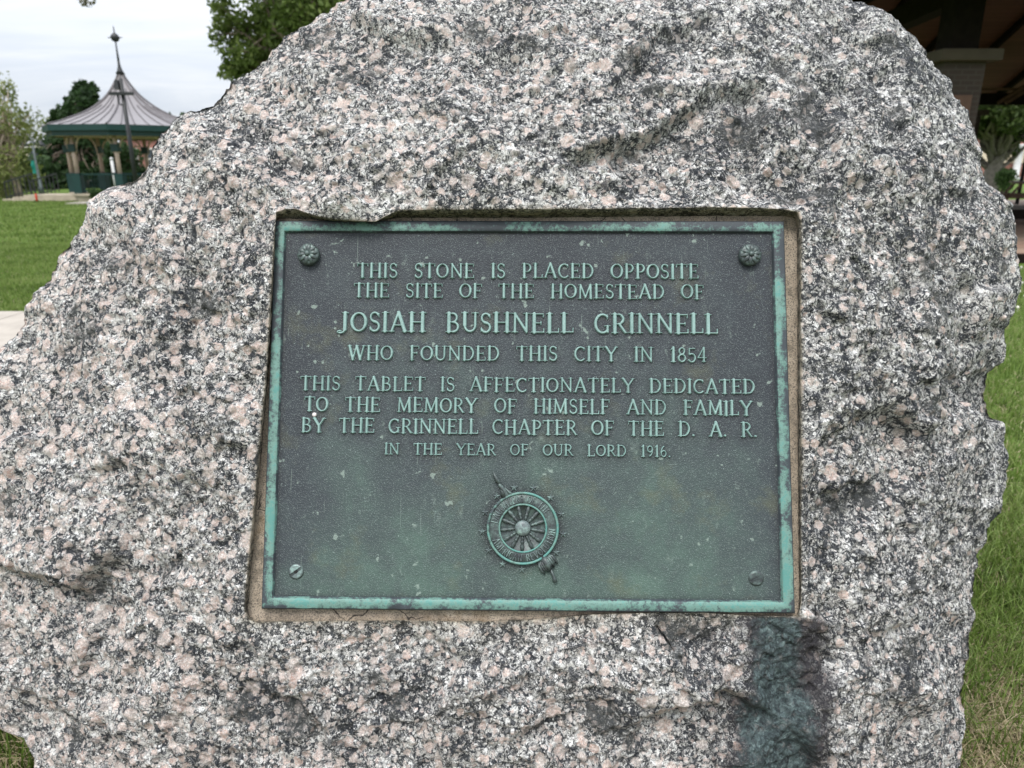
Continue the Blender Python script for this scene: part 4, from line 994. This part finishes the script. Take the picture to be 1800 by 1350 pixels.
# large maple above the left shoulder of the stone
Y = 17.0; cl = clumpset(565, -150, 190, 235, Y, 64, .62, .8) + [(P3(400 + i * 14, 20 + (i * 37 % 90), Y + rng.uniform(-.8, .8)), .34) for i in range(9)]
cl += [(P3(x_, y_, Y), .25) for x_, y_ in ((388, 12), (392, 40), (384, 60), (396, 84), (408, 108), (415, 122), (385, -10), (432, 112), (448, 96), (460, 84), (480, 70), (500, 50), (430, 70), (420, 40), (450, 40), (470, 30), (425, 124), (440, 118), (455, 104), (470, 95), (488, 80), (505, 62), (520, 40), (540, 30), (560, 10), (410, 118), (402, 128), (500, 30), (470, 60), (450, 75))]
ft = foot(620, Y)
tw = P3(152, -14, Y - 1)
tree(ft, P3(600, -60, Y), .24, cl, 950, .062, L_MAPLE, M_BARK, 'tall maple with olive green leaves rising behind the left shoulder of the boulder', G_TREE, extra=[(P3(600, 60, Y), P3(470, 2, Y), .07), (P3(560, -60, Y), tw, .05), (P3(156, -20, Y - 1), P3(150, 4, Y - 1), .008)])
sp_ = [(P3(140 + i * 3.2, 0 + (i * 7 % 9), Y - 1), .055) for i in range(9)]
V_, F_, T_ = leaves([c for c, r in sp_], [r for c, r in sp_], 900, .035, 1, .6)
tr_ = [o for o in COL.objects if o.name.startswith('tree')][-1]
np_mesh('hanging_twig', V_, F_, leafmat('leaf_twig', (.10, .10, .06), (.17, .16, .10), (.26, .24, .16)), tr_, smooth=False, attrs={'tint': T_})
# dark tree behind the gazebo
Y = 46.0
def cone(x, y): return abs(x) < .12 + .88 * (y + 1) / 2 * 1.1
cl = []
for i_ in range(210):
    y_ = 158 + 172 * rng.random() ** .8; u_ = rng.uniform(-1, 1)
    x_ = 147 - (y_ - 155) * .10 + u_ * (5 + (y_ - 155) * (.58 if u_ < 0 else .34))
    cl.append((P3(x_, y_, Y + rng.uniform(-1.5, 1.5)), rng.uniform(.24, .42)))
cl += [(P3(x_, y_, Y), .42) for x_, y_ in ((140, 160), (138, 166), (154, 160), (158, 163), (133, 180), (147, 175), (126, 188), (158, 178), (104, 208), (98, 214), (92, 220), (120, 196), (142, 150), (139, 156), (150, 172), (160, 157), (146, 163), (131, 186), (141, 176), (157, 186), (150, 190), (112, 203), (100, 206))]
cl += [(P3(x0_ + dx_ * k_, y0_ - 7 * k_, Y), .34 - .05 * k_) for x0_, y0_, dx_ in ((140, 172, .6), (158, 176, .5), (150, 176, .2), (131, 190, -.6), (106, 214, -.8), (96, 222, -.4), (118, 202, -.5), (163, 182, .8)) for k_ in range(5)]
tree(foot(140, Y), P3(142, 190, Y), .3, cl, 210, .17, L_DARK, M_BARK, 'dark green pointed tree standing behind the gazebo roof', G_TREE, .8, .42)
Y = 50.0
tree(foot(222, Y), P3(222, 262, Y), .2, clumpset(205, 292, 34, 36, Y, 36, .7, .6), 200, .17, L_DARK, M_BARK, 'smaller dark green tree seen between the gazebo columns in front of the brick building', G_TREE, .8, .5)
tree(foot(64, 44.), P3(64, 300, 44.), .2, clumpset(66, 318, 40, 30, 44., 34, .75, .6), 200, .17, L_DARK, M_BARK, 'low dark bushy tree behind the gazebo stair railing', G_TREE, .8, .4)
# pale willow at the left edge
Y = 31.0
cl = clumpset(-16, 250, 54, 110, Y, 60, .62, .9) + [(P3(x_, y_, Y), .3) for x_, y_ in ((6, 150), (14, 158), (2, 170), (20, 190), (30, 212), (40, 222), (26, 270), (30, 240), (24, 300))]
e_ = tree(foot(24, Y), P3(2, 190, Y), .12, cl, 260, .075, L_WILLOW, M_PALEBARK, 'light yellow green airy tree with slim pale trunk at the left edge', G_TREE, .9, .55, .6, extra=[(foot(28, Y), P3(13, 280, Y), .10)])
tree(foot(-40, 40.), P3(-40, 240, 40.), .2, clumpset(-20, 300, 70, 42, 40., 60, .8, .6), 190, .13, L_WILLOW, M_BARK, 'olive green spreading tree low behind the slim pale trunk at the left edge', G_TREE, .8, .3)
# far wood closing the park's edge
fw = [((x_ + rng.uniform(-3, 3), 105 + 10 * math.sin(x_ * .05) + rng.uniform(-4, 4), z_ * rng.uniform(.7, 1.25)), rng.uniform(1.6, 2.8)) for x_ in range(-110, 130, 4) for z_ in (1.6, 3.6, 5.4)]
V_, F_, T_ = leaves([c for c, r in fw], [r for c, r in fw], 34, .42, .9, .4)
np_mesh('distant_wood', V_, F_, L_DARK, None, False, attrs={'tint': T_})['kind'] = 'stuff'
# shade tree beyond the pavilion
Y = 37.0; b0 = foot(1744, Y)
cl = clumpset(1760, 160, 120, 72, Y, 86, .75, .7) + [(P3(x_, y_, Y), .42) for x_, y_ in ((1712, 222), (1725, 232), (1738, 225), (1760, 232), (1775, 245), (1790, 238), (1770, 262), (1775, 268), (1800, 225), (1782, 250))]
cl += clumpset(1745, 215, 70, 26, Y, 24, .6, .6)
tree(b0, P3(1760, 205, Y), .40, cl, 240, .13, L_SHADE, mat('grey_bark', (.15, .135, .115), .9, var=.35, scale=7, bump=.7, bscale=22), 'broad shade tree with thick forked trunk seen under the pavilion roof', G_TREE, .75, .38,
     extra=[(P3(1748, 262, Y), P3(1732, 225, Y), .17), (P3(1752, 262, Y), P3(1768, 205, Y), .30), (P3(1754, 302, Y), P3(1775, 283, Y), .15), (P3(1775, 283, Y), P3(1808, 252, Y), .12)])
e_ = empty('bush', foot(1768, 35.), 'dark green bush at the foot of the forked tree by the pavilion', 'bush')
cb = [(P3(1768 + rng.uniform(-9, 12), rng.uniform(303, 332), 35. + rng.uniform(-.4, .4)), .28) for _ in range(18)]
V_, F_, T_ = leaves([c for c, r in cb], [r for c, r in cb], 900, .06, .9, .45); np_mesh('foliage', V_, F_, L_SHRUB, e_, False, attrs={'tint': T_})
st_ = MB(); [st_.tube([foot(1768, 35.), c], [.03, .008], 5) for c, r in cb[:8]]; st_.build('stem', M_BARK, e_)

# ---------------------------------------------------------------- gazebo
GY = 30.0; gm = scl(GY, 300); gc = foot(237, GY); gx, gy = gc[0], gc[1]
def gz(py): return float(P3(237, py, GY)[2])
zE0, zE1, zA, zP = gz(243), gz(225), gz(126), gz(337)
RE = 134 * gm; RC = 100 * gm; A0 = math.radians(-76)
M_ROOF = mat('standing_seam_metal', (.22, .205, .21), .45, .3, var=.10, scale=.8, spec=.5)
M_SEAM = mat('seam_metal', (.11, .10, .105), .5, .3)
M_TEAL = mat('dark_green_paint', (.007, .036, .033), .45, var=.15)
M_SOFF = mat('tan_soffit', (.36, .27, .19), .7, var=.1)
M_PINK = mat('pinkish_post_paint', (.52, .39, .34), .6, var=.1)
M_IRON = mat('black_iron', (.02, .022, .024), .45)
M_STONE = mat('limestone', (.40, .345, .27), .9, var=.2, scale=3, bump=.4, bscale=30)
gaz = empty('gazebo', gc, 'octagonal gazebo with flared grey metal roof, green trim and tan posts on the lawn', 'gazebo')
def oct_(R_, k, z): a = A0 + k * math.pi / 4; return np.array([gx + R_ * math.cos(a), gy + R_ * math.sin(a), z])
pr = [(1.0, 0), (.85, .055), (.69, .145), (.53, .235), (.38, .35), (.25, .50), (.17, .62), (.11, .745), (.055, .88), (.018, 1.0)]
def roofpt(k, s, f):   # k octant corner, s profile index (float), f 0..1 along the side
    r, z = np.interp(s, range(len(pr)), [p[0] for p in pr]), np.interp(s, range(len(pr)), [p[1] for p in pr])
    z = zE1 + (zA - zE1) * z; return oct_(RE * r, k, z) * (1 - f) + oct_(RE * r, k + 1, z) * f
V_, F_ = [], []; NS = 28
for i in range(NS + 1):
    for k in range(8): V_.append(roofpt(k, i * (len(pr) - 1) / NS, 0))
for i in range(NS):
    for k in range(8): F_.append((i * 8 + k, i * 8 + (k + 1) % 8, (i + 1) * 8 + (k + 1) % 8, (i + 1) * 8 + k))
rf = np_mesh('roof', V_, np.array(F_), M_ROOF, gaz, smooth=False)
seam = MB()
for k in range(8):
    seam.tube([roofpt(k, s, 0) + np.array([0, 0, .015]) for s in np.linspace(0, 9, 20)], .035, 5)
    for f in (.2, .4, .6, .8):
        top = 4.2 if f in (.2, .8) else 6.5
        seam.tube([roofpt(k, s, f + (.5 - f) * 0) + np.array([0, 0, .012]) for s in np.linspace(0, top, 12)], .020, 4)
seam.build('standing_seam', M_SEAM, rf)
fin = MB().lathe((gx, gy, zA - .08), [(.17, 0), (.10, .12), (.055, .28), (.04, .5)], 12)
zb = float(P3(203, 66, GY)[2]); xb = gx
fin.tube([(gx, gy, zA), (gx, gy, zb)], [.055, .022], 8)
fin.lathe((gx, gy, zb), [(0, -.17), (.11, -.12), (.17, 0), (.12, .10), (.03, .17), (.012, .40), (0, .42)], 14)
for sg in (-1, 1): fin.tube([(gx + sg * .12, gy, zb), (gx + sg * .30, gy, zb + .0)], [.03, .006], 6)
fin.build('finial', M_IRON, rf, True)
fa = MB()
for k in range(8):
    a, b_ = oct_(RE * 1.005, k, 0), oct_(RE * 1.005, k + 1, 0); ai, bi = oct_(RE * .955, k, 0), oct_(RE * .955, k + 1, 0)
    for z0, z1, e in ((zE0 + (zE1 - zE0) * .45, zE1 - .01, 1.0), (zE0, zE0 + (zE1 - zE0) * .45, .965)):
        P_ = [oct_(RE * (e - .05), k, z0), oct_(RE * (e - .05), k + 1, z0), oct_(RE * e, k + 1, z0), oct_(RE * e, k, z0), oct_(RE * (e - .05), k, z1), oct_(RE * (e - .05), k + 1, z1), oct_(RE * e, k + 1, z1), oct_(RE * e, k, z1)]
        fa.hexa(P_)
fa.build('fascia', M_TEAL, gaz)
so_ = MB(); so_.prism([tuple(oct_(RE * .92, k, 0)[:2] ) for k in range(8)], zE0 + .04, zE0 + .08); so_.build('soffit', M_SOFF, gaz)
pl_ = MB(); pl_.prism([tuple(oct_(RC * 1.09, k, 0)[:2]) for k in range(8)], zP - .08, zP); pl_.prism([tuple(oct_(RC * 1.05, k, 0)[:2]) for k in range(8)], 0, zP - .083)
pl_.build('platform', M_STONE, gaz)
hr = gz(304)
for k in range(8):
    c = oct_(RC, k, zP); col_ = MB()
    col_.tube([c + np.array([0, 0, hr - zP - .05]), c + np.array([0, 0, zE0 - zP + .05])], [.082, .074], 12)
    co = col_.build('column', M_PINK, gaz, True)
    MB().prism([(.15, .15), (-.15, .15), (-.15, -.15), (.15, -.15)], zP, hr, c=(c[0], c[1], 0)).build('column_base', M_TEAL, co)
    MB().prism([(.13, .13), (-.13, .13), (-.13, -.13), (.13, -.13)], zE0 - .55, zE0 - .28, c=(c[0], c[1], 0)).build('collar', M_TEAL, co)
    br = MB()
    for kk in (k - 1, k + 1):
        d = oct_(RC, kk, zP) - c; d /= np.linalg.norm(d); d2 = d
        pts = [c + d2 * (.10 + .36 * (1 - math.cos(s))) + np.array([0, 0, zE0 - zP - .60 + .60 * math.sin(s)]) for s in np.linspace(0, math.pi / 2, 7)]
        br.tube(pts, .036, 6)
    br.build('bracket', M_PINK, co, True)
STEPK = 5      # octant with the stair opening (left side)
for k in range(8):
    if k == STEPK: continue
    a, b_ = oct_(RC, k, 0), oct_(RC, k + 1, 0); rl = MB(); L_ = np.linalg.norm(b_ - a)
    for z, h in ((hr - .03, .05), (zP + .10, .04)): rl.bar((a[0], a[1], z), (b_[0], b_[1], z), .05, h)
    nb = 16
    for j in range(1, nb):
        p = a + (b_ - a) * j / nb; rl.bar((p[0], p[1], zP + .10), (p[0], p[1], hr - .03), .016, .016, (1, 0, 0))
    rl.build('railing', M_TEAL, gaz)
sp0 = np.array([P3(88, 335, GY)[0], GY - .6]); stp = MB(); n_ = 3
for i in range(n_):
    x1 = P3(95, 300, GY)[0]; x0 = x1 - .42 * (n_ - i); z1 = zP * (i + 1) / (n_ + 1)
    stp.box(((x0 + x1 + 1.9) / 2, GY - .7, z1 / 2 + i * .001), (x1 + 1.9 - x0, 1.7 - i * .012, z1))
stp.build('step', M_STONE, gaz)
for yo in (-1.45, .1):
    rl = MB(); xa, xb_ = P3(95, 300, GY)[0], P3(46, 300, GY)[0]
    for j in range(8):
        s = j / 7; x = xa + (xb_ - xa) * s; zt = hr - .02 - (hr - .72) * s; z0 = max(0.0, zP * (1 - s * 1.25))
        rl.bar((x, GY + yo, z0), (x, GY + yo, zt), .035 if j in (0, 7) else .025, .03, (1, 0, 0))
    rl.bar((xa, GY + yo, hr - .02), (xb_, GY + yo, .72 - .02), .06, .05); rl.bar((xa, GY + yo, zP + .12), (xb_, GY + yo, .14), .04, .04)
    rl.build('stair_railing', M_IRON, gaz)
# ---------------------------------------------------------------- things round the gazebo
LY = 19.0
lp = empty('light_pole', foot(238, LY), 'slim dark light pole with crossarm and floodlight in front of the gazebo', 'light pole')
px0 = 237; base = foot(236, LY); top = np.array([base[0], LY, P3(213, 138, LY)[2]])
MB().tube([base, top], [.060, .045], 8).build('pole', M_IRON, lp, True)
za = float(P3(213, 165, LY)[2]); mm = scl(LY, 165)
MB().bar((top[0] - 21 * mm, LY - .06, za), (top[0] + 20 * mm, LY - .06, za), .09, .07).build('crossarm', M_IRON, lp)
fl = MB(); fl.hexa([(top[0] - 11 * mm, LY - .10, za + .10), (top[0] - 2 * mm, LY - .10, za + .10), (top[0] - 2 * mm, LY + .12, za + .10), (top[0] - 11 * mm, LY + .12, za + .10),
                    (top[0] - 9 * mm, LY - .06, za + .32), (top[0] - 4 * mm, LY - .06, za + .32), (top[0] - 4 * mm, LY + .08, za + .32), (top[0] - 9 * mm, LY + .08, za + .32)])
flo = fl.build('floodlight', M_IRON, lp)
MB().tube([(top[0] - 8 * mm, LY - .05, za), (top[0] - 7.4 * mm, LY - .05, za - 15 * mm), (top[0] - 5 * mm, LY - .05, za - 18 * mm), (top[0] - .5 * mm, LY - .05, za - 18.5 * mm)], .022, 6).build('yoke', M_IRON, flo, True)
TY = 38.0; b0 = foot(66, TY); tl = empty('lamp_post', b0, 'grey lamp post with two bell lamps and a green banner left of the gazebo', 'lamp post')
M_GPOST = mat('grey_post', (.10, .12, .125), .5)
ztop = float(P3(57, 240, TY)[2]); tm = scl(TY, 240)
MB().lathe(b0, [(.14, 0), (.12, .3), (.075, .4), (.055, 1.2), (.045, ztop)], 10).build('pole', M_GPOST, tl, True)
ar = MB(); ar.tube([(b0[0] - .42, TY, ztop - .1), (b0[0] - .35, TY, ztop + .10), (b0[0] - .1, TY, ztop + .12), (b0[0], TY, ztop - .05), (b0[0] + .1, TY, ztop + .12), (b0[0] + .35, TY, ztop + .10), (b0[0] + .42, TY, ztop - .1)], .028, 6); ar.build('arm', M_IRON, tl, True)
for sg in (-1, 1):
    MB().lathe((b0[0] + sg * .42, TY, ztop - .48), [(.20, 0), (.17, .10), (.08, .22), (.05, .38), (.02, .40)], 12).build('lamp_shade', M_IRON, tl, True)
bz0, bz1 = float(P3(57, 305, TY)[2]), float(P3(57, 282, TY)[2])
bn = MB(); bw = .19; N_ = 8
for j in range(N_):
    za_, zb_ = bz0 + (bz1 - bz0) * j / N_, bz0 + (bz1 - bz0) * (j + 1) / N_; o1, o2 = .03 * math.sin(j), .03 * math.sin(j + 1)
    bn.hexa([(b0[0] - .08 - bw, TY + o1, za_), (b0[0] - .08, TY, za_), (b0[0] - .08, TY + .012, za_), (b0[0] - .08 - bw, TY + o1 + .012, za_), (b0[0] - .08 - bw, TY + o2, zb_), (b0[0] - .08, TY, zb_), (b0[0] - .08, TY + .012, zb_), (b0[0] - .08 - bw, TY + o2 + .012, zb_)])
bn.build('banner', mat('green_banner', (.0, .15, .115), .7, var=.08), tl)
ba = MB(); [ba.tube([(b0[0], TY, z), (b0[0] - .42, TY, z)], .014, 6) for z in (bz1 + .03,)]; ba.build('banner_arm', M_IRON, tl)
cn = foot(55, 28.0); tc = empty('marker_post', cn, 'short slim red marker post at the foot of the gazebo stairs', 'post')
M_OR = mat('cone_orange', (.50, .05, .02), .6)
MB().lathe(cn, [(.045, .02), (.04, .1), (.04, .25), (.025, .29), (0, .30)], 12).build('shaft', M_OR, tc, True); MB().box((cn[0], cn[1], .015), (.12, .12, .03)).build('base', M_IRON, tc)
sc2 = foot(165, 27.2); sb = empty('shrub', sc2, 'small round green shrub in front of the gazebo platform', 'shrub')
cb = [(sc2 + np.array([rng.normal(0, .13), rng.normal(0, .13), rng.uniform(.12, .42)]), .15) for _ in range(16)]
V_, F_, T_ = leaves([c for c, r in cb], [r for c, r in cb], 1500, .045, .9, .5); np_mesh('foliage', V_, F_, L_SHRUB, sb, False, attrs={'tint': T_})
st_ = MB(); [st_.tube([sc2, c], [.015, .005], 5) for c, r in cb[:7]]; st_.build('stem', M_BARK, sb)
q0, q1 = on_z(131, 358), on_z(205, 358)
MB().box(((q0[0] + q1[0]) / 2, q0[1], .025), (q1[0] - q0[0], 1.1, .05)).build('concrete_pad', M_CONC)['kind'] = 'structure'
wp = foot(199, 33.5); wb = empty('white_pole', wp, 'plain white pole standing among the gazebo columns', 'pole')
zt_ = float(P3(193, 280, 33.5)[2]); M_WHITE = mat('white_paint', (.62, .62, .62), .5)
MB().tube([wp, (wp[0], wp[1], zt_)], [.07, .06], 10).build('shaft', M_WHITE, wb, True); MB().lathe((wp[0], wp[1], zt_), [(.075, -.03), (.08, .03), (.03, .08), (0, .09)], 10).build('cap', M_WHITE, wb, True)

# ---------------------------------------------------------------- street and brick buildings
MB().add([(-200, 62, .004), (200, 62, .004), (200, 70, .004), (-200, 70, .004)], [(0, 1, 2, 3)]).build('road', mat('asphalt', (.055, .055, .058), .9, var=.2, scale=3))['kind'] = 'structure'
M_BR1 = brick('red_brick', (.30, .095, .065), (.24, .075, .055), (.36, .30, .27), 1.0)
M_BR2 = brick('brown_brick', (.26, .105, .075), (.20, .08, .06), (.32, .27, .23), 1.0)
M_CREAM = mat('cream_render', (.62, .53, .40), .85, var=.06)
M_GLASS = mat('window_glass', (.03, .04, .05), .1, spec=.8)
M_TRIM = mat('pale_trim', (.60, .57, .52), .7, var=.05)
def building(name, x0, x1, Y0, Y1, h, wallm, label, nwin, floors, band=None):
    cx = (x0 + x1) / 2; e = empty(name, (cx, Y0, 0), label, 'building')
    MB().hexa([(x0, Y0, 0), (x1, Y0, 0), (x1, Y1, 0), (x0, Y1, 0), (x0, Y0, h), (x1, Y0, h), (x1, Y1, h), (x0, Y1, h)]).build('wall', wallm, e)
    MB().box((cx, (Y0 + Y1) / 2, h + .15), (x1 - x0 + .5, Y1 - Y0 + .5, .3)).build('cornice', M_TRIM, e)
    if band: MB().box((cx, Y0 - .04, (band[0] + band[1]) / 2), (x1 - x0 - .02, .16, band[1] - band[0])).build('storefront_band', M_CREAM, e)
    for f in range(floors):
        z0 = (band[1] + 1.0 if band else 1.0) + f * 3.6
        for i in range(nwin):
            x = x0 + (x1 - x0) * (i + .5) / nwin
            wdw = MB(); [wdw.box((x + dx, Y0 - .05, z0 + .95), (.10, .14, 2.0)) for dx in (-.6, .6)]; [wdw.box((x, Y0 - .05, z0 + dz), (1.1, .139, .12)) for dz in (0, .95, 1.9)]
            wo = wdw.build('window', M_TRIM, e); MB().box((x, Y0 - .01, z0 + .95), (1.1, .06, 1.8)).build('pane', M_GLASS, wo)
    return e
bx0, bx1 = P3(218, 300, 72.)[0], P3(430, 300, 72.)[0]
building('brick_building', bx0, bx1, 72., 84., float(P3(250, 250, 72.)[2]) + .3, M_BR1, 'red brick building with pale window frames behind the gazebo on the left', 6, 1)
building('brick_building', P3(-60, 300, 76.)[0], P3(120, 300, 76.)[0], 76., 88., float(P3(40, 262, 76.)[2]), M_CREAM, 'low pale building glimpsed through the trees behind the twin lamp post', 5, 1)
rb = building('brick_building', P3(1640, 300, 74.)[0], P3(2100, 300, 74.)[0], 74., 90., 11.5, M_BR1, 'red brick shop building with cream lower band behind the shade tree on the right', 9, 2, (1.6, 3.3))
cp = MB()
for px in (1786, 1840, 1900): c = foot(px, 73.2); cp.lathe(c, [(.45, 0), (.45, .2), (.33, .35), (.30, 3.0), (.42, 3.2), (.42, 3.35)], 14)
for px in (1786, 1840, 1900):
    c = foot(px, 73.2); MB().lathe(c, [(.45, 0), (.45, .2), (.33, .35), (.30, 3.0), (.42, 3.2), (.42, 3.35)], 14).build('porch_column', M_WHITE, rb, True)

# ---------------------------------------------------------------- pavilion
PZ = .12
YF, YN = 12.0, 24.0
pcx = P3(1680, 93, YF)[0]; zcap = float(P3(1680, 93, YF)[2]); zcap0 = float(P3(1680, 113, YF)[2])
pav = empty('picnic_pavilion', (pcx + 6, 17, 0), 'dark timber picnic pavilion with brick piers and plank ceiling behind the boulder on the right', 'pavilion')
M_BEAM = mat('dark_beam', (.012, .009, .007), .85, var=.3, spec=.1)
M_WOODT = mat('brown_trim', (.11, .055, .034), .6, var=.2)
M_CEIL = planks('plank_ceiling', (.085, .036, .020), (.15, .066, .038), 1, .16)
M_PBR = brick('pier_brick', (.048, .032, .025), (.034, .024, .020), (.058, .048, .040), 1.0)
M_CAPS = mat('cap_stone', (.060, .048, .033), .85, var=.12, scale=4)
xs = [pcx, pcx + 7.5, pcx + 15]; ysv = [YF, YN]
yN0 = on_z(1788, 446, PZ)[1]; fx0 = pcx - 1.6
pvr = MB()
pv0 = yN0
M_PAVE = planks('paver_bands', (.20, .105, .075), (.36, .28, .205), 1, .62)
MB().hexa([(fx0, pv0, .0), (26, pv0, .0), (26, 27, .0), (fx0, 27, .0), (fx0, pv0, PZ), (26, pv0, PZ), (26, 27, PZ), (fx0, 27, PZ)]).build('floor', M_PAVE, pav)
MB().box(((fx0 + 26) / 2, pv0 - .06, PZ / 2 - .004), (26 - fx0 + .1, .115, PZ + .012)).build('curb', M_BEAM, pav)
for y in ysv:
    for x in xs:
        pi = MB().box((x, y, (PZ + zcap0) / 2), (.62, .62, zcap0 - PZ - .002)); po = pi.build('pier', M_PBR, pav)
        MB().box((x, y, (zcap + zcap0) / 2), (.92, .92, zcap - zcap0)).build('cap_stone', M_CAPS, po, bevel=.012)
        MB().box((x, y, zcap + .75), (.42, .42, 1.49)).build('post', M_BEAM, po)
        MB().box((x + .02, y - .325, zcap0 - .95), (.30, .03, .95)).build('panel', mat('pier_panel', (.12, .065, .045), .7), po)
# dark steel post toward the right, and eave beams
zf = float(P3(1760, 184, YN)[2]); zt_ = float(P3(1760, 158, YN)[2])
x0e, x1e = pcx - 1.9, xs[-1] + 1.9
sp_ = foot(1799, YN - .3)
MB().tube([(sp_[0], sp_[1], PZ), (sp_[0], sp_[1], zf + .05)], .055, 8).build('steel_post', M_IRON, pav, True)
bm = MB()
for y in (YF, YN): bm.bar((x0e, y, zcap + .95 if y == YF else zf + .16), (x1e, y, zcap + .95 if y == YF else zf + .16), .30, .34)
for x in (xs[0], xs[-1]): bm.bar((x, YF - 1.8, zcap + .95), (x, YN + 1.8, zf + .16), .29, .34)
bm.build('eave_beam', M_BEAM, pav)
MB().bar((x0e, YN - .2, zt_), (x1e, YN - .2, zt_), .06, .07).build('trim_board', M_WOODT, pav)
kb = MB()
for xx in (1768, 1782):
    a, b_ = P3(xx - 14, 181, YN - .3), P3(xx + 36, 150, YN - .3); kb.bar(a, b_, .08, .10)
kb_o = kb.build('knee_brace', M_WOODT, pav)
# hip roof: ceiling planes, rafters and outer shell
ze = zcap + 1.1; zr = ze + 3.2; yr = (YF + YN) / 2; xr0, xr1 = xs[0] + 5.5, xs[-1] - 5.5
E_ = [(x0e, YF - 1.9, ze - .3), (x1e, YF - 1.9, ze - .3), (x1e, YN + 1.9, ze - .6), (x0e, YN + 1.9, ze - .6)]; RD = [(xr0, yr, zr), (xr1, yr, zr)]
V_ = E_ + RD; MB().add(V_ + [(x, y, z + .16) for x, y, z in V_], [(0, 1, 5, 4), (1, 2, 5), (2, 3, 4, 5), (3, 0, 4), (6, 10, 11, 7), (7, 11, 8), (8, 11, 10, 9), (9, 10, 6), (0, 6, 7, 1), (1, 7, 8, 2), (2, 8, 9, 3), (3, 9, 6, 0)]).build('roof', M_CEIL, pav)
hp = MB()
for c, r in ((0, 0), (1, 1), (2, 1), (3, 0)): hp.bar(np.array(E_[c]) - np.array([0, 0, .16]), np.array(RD[r]) - np.array([0, 0, .16]), .26, .30)
hp.bar(np.array(RD[0]) - np.array([.2, 0, .16]), np.array(RD[1]) + np.array([.2, 0, -.16]), .25, .29)
hp.build('hip_rafter', M_BEAM, pav)
rfz = MB()
for i in range(9):
    x = xs[0] + i * 15 / 8.
    t0 = min(1, max(.12, (x - x0e) / (xr0 - x0e))) if x < xr0 else (1 if x <= xr1 else min(1, max(.12, (x1e - x) / (x1e - xr1))))
    for y0, zz0 in ((YF - 1.9, ze - .3), (YN + 1.9, ze - .6)):
        a = np.array([x, y0, zz0 - .1]); b_ = np.array([x, y0 + (yr - y0) * t0, zz0 + (zr - zz0) * t0 - .1]); rfz.bar(a, b_, .12, .18)
rfz.build('rafter', M_BEAM, pav)

# picnic table (seen under the roof at the right edge) and the low dark bench in front of it
M_TBL = mat('weathered_table_wood', (.19, .125, .085), .75, var=.3, scale=6)
tY = 20.5; tc_ = P3(1806, 340, tY); tx = tc_[0]
tb = empty('picnic_table', (tx, tY, PZ), 'brown wooden picnic table on the pavilion floor at the right edge', 'picnic table')
ang = math.radians(62); ca, sa = math.cos(ang), math.sin(ang)
def tp(l, s, z): return np.array([tx + l * ca - s * sa * 1.0, tY + l * sa + s * ca, PZ + z])
tt_ = MB(); [tt_.bar(tp(-.95, s, .74), tp(.95, s, .74), .145, .04) for s in (-.31, -.155, 0, .155, .31)]; tt_.build('tabletop', M_TBL, tb)
for sg in (-1, 1):
    se = MB(); [se.bar(tp(-.95, sg * s, .44), tp(.95, sg * s, .44), .135, .04) for s in (.62, .765)]; se.build('seat', M_TBL, tb)
for l in (-.7, .7):
    for sg in (-1, 1): MB().bar(tp(l, sg * .26, .72), tp(l, sg * .74, 0), .05, .11, (ca, sa, 0)).build('leg', M_TBL, tb)
    MB().bar(tp(l + .06, -.78, .385), tp(l + .06, .78, .385), .045, .10).build('cross_brace', M_TBL, tb)
bY = on_z(1790, 396, PZ)[1]; lb = empty('bench', (P3(1800, 396, bY)[0], bY, PZ), 'long low dark bench with plank top on the pavilion floor before the table', 'bench')
zb_ = float(P3(1790, 363, bY)[2]); xa = P3(1745, 380, bY)[0]
MB().box((xa + 1.5, bY + .22, zb_ - .03), (3.0, .46, .05)).build('seat', mat('grey_plank', (.12, .11, .10), .8), lb)
MB().box((xa + 1.5, bY + .03, (zb_ - .06 + PZ + .12) / 2), (2.9, .05, zb_ - .06 - PZ - .12)).build('side_board', M_BEAM, lb)
for x in (xa + .1, xa + 1.5, xa + 2.9): MB().box((x, bY + .22, (zb_ - .056 + PZ) / 2), (.1, .32, zb_ - .056 - PZ)).build('leg', M_BEAM, lb)
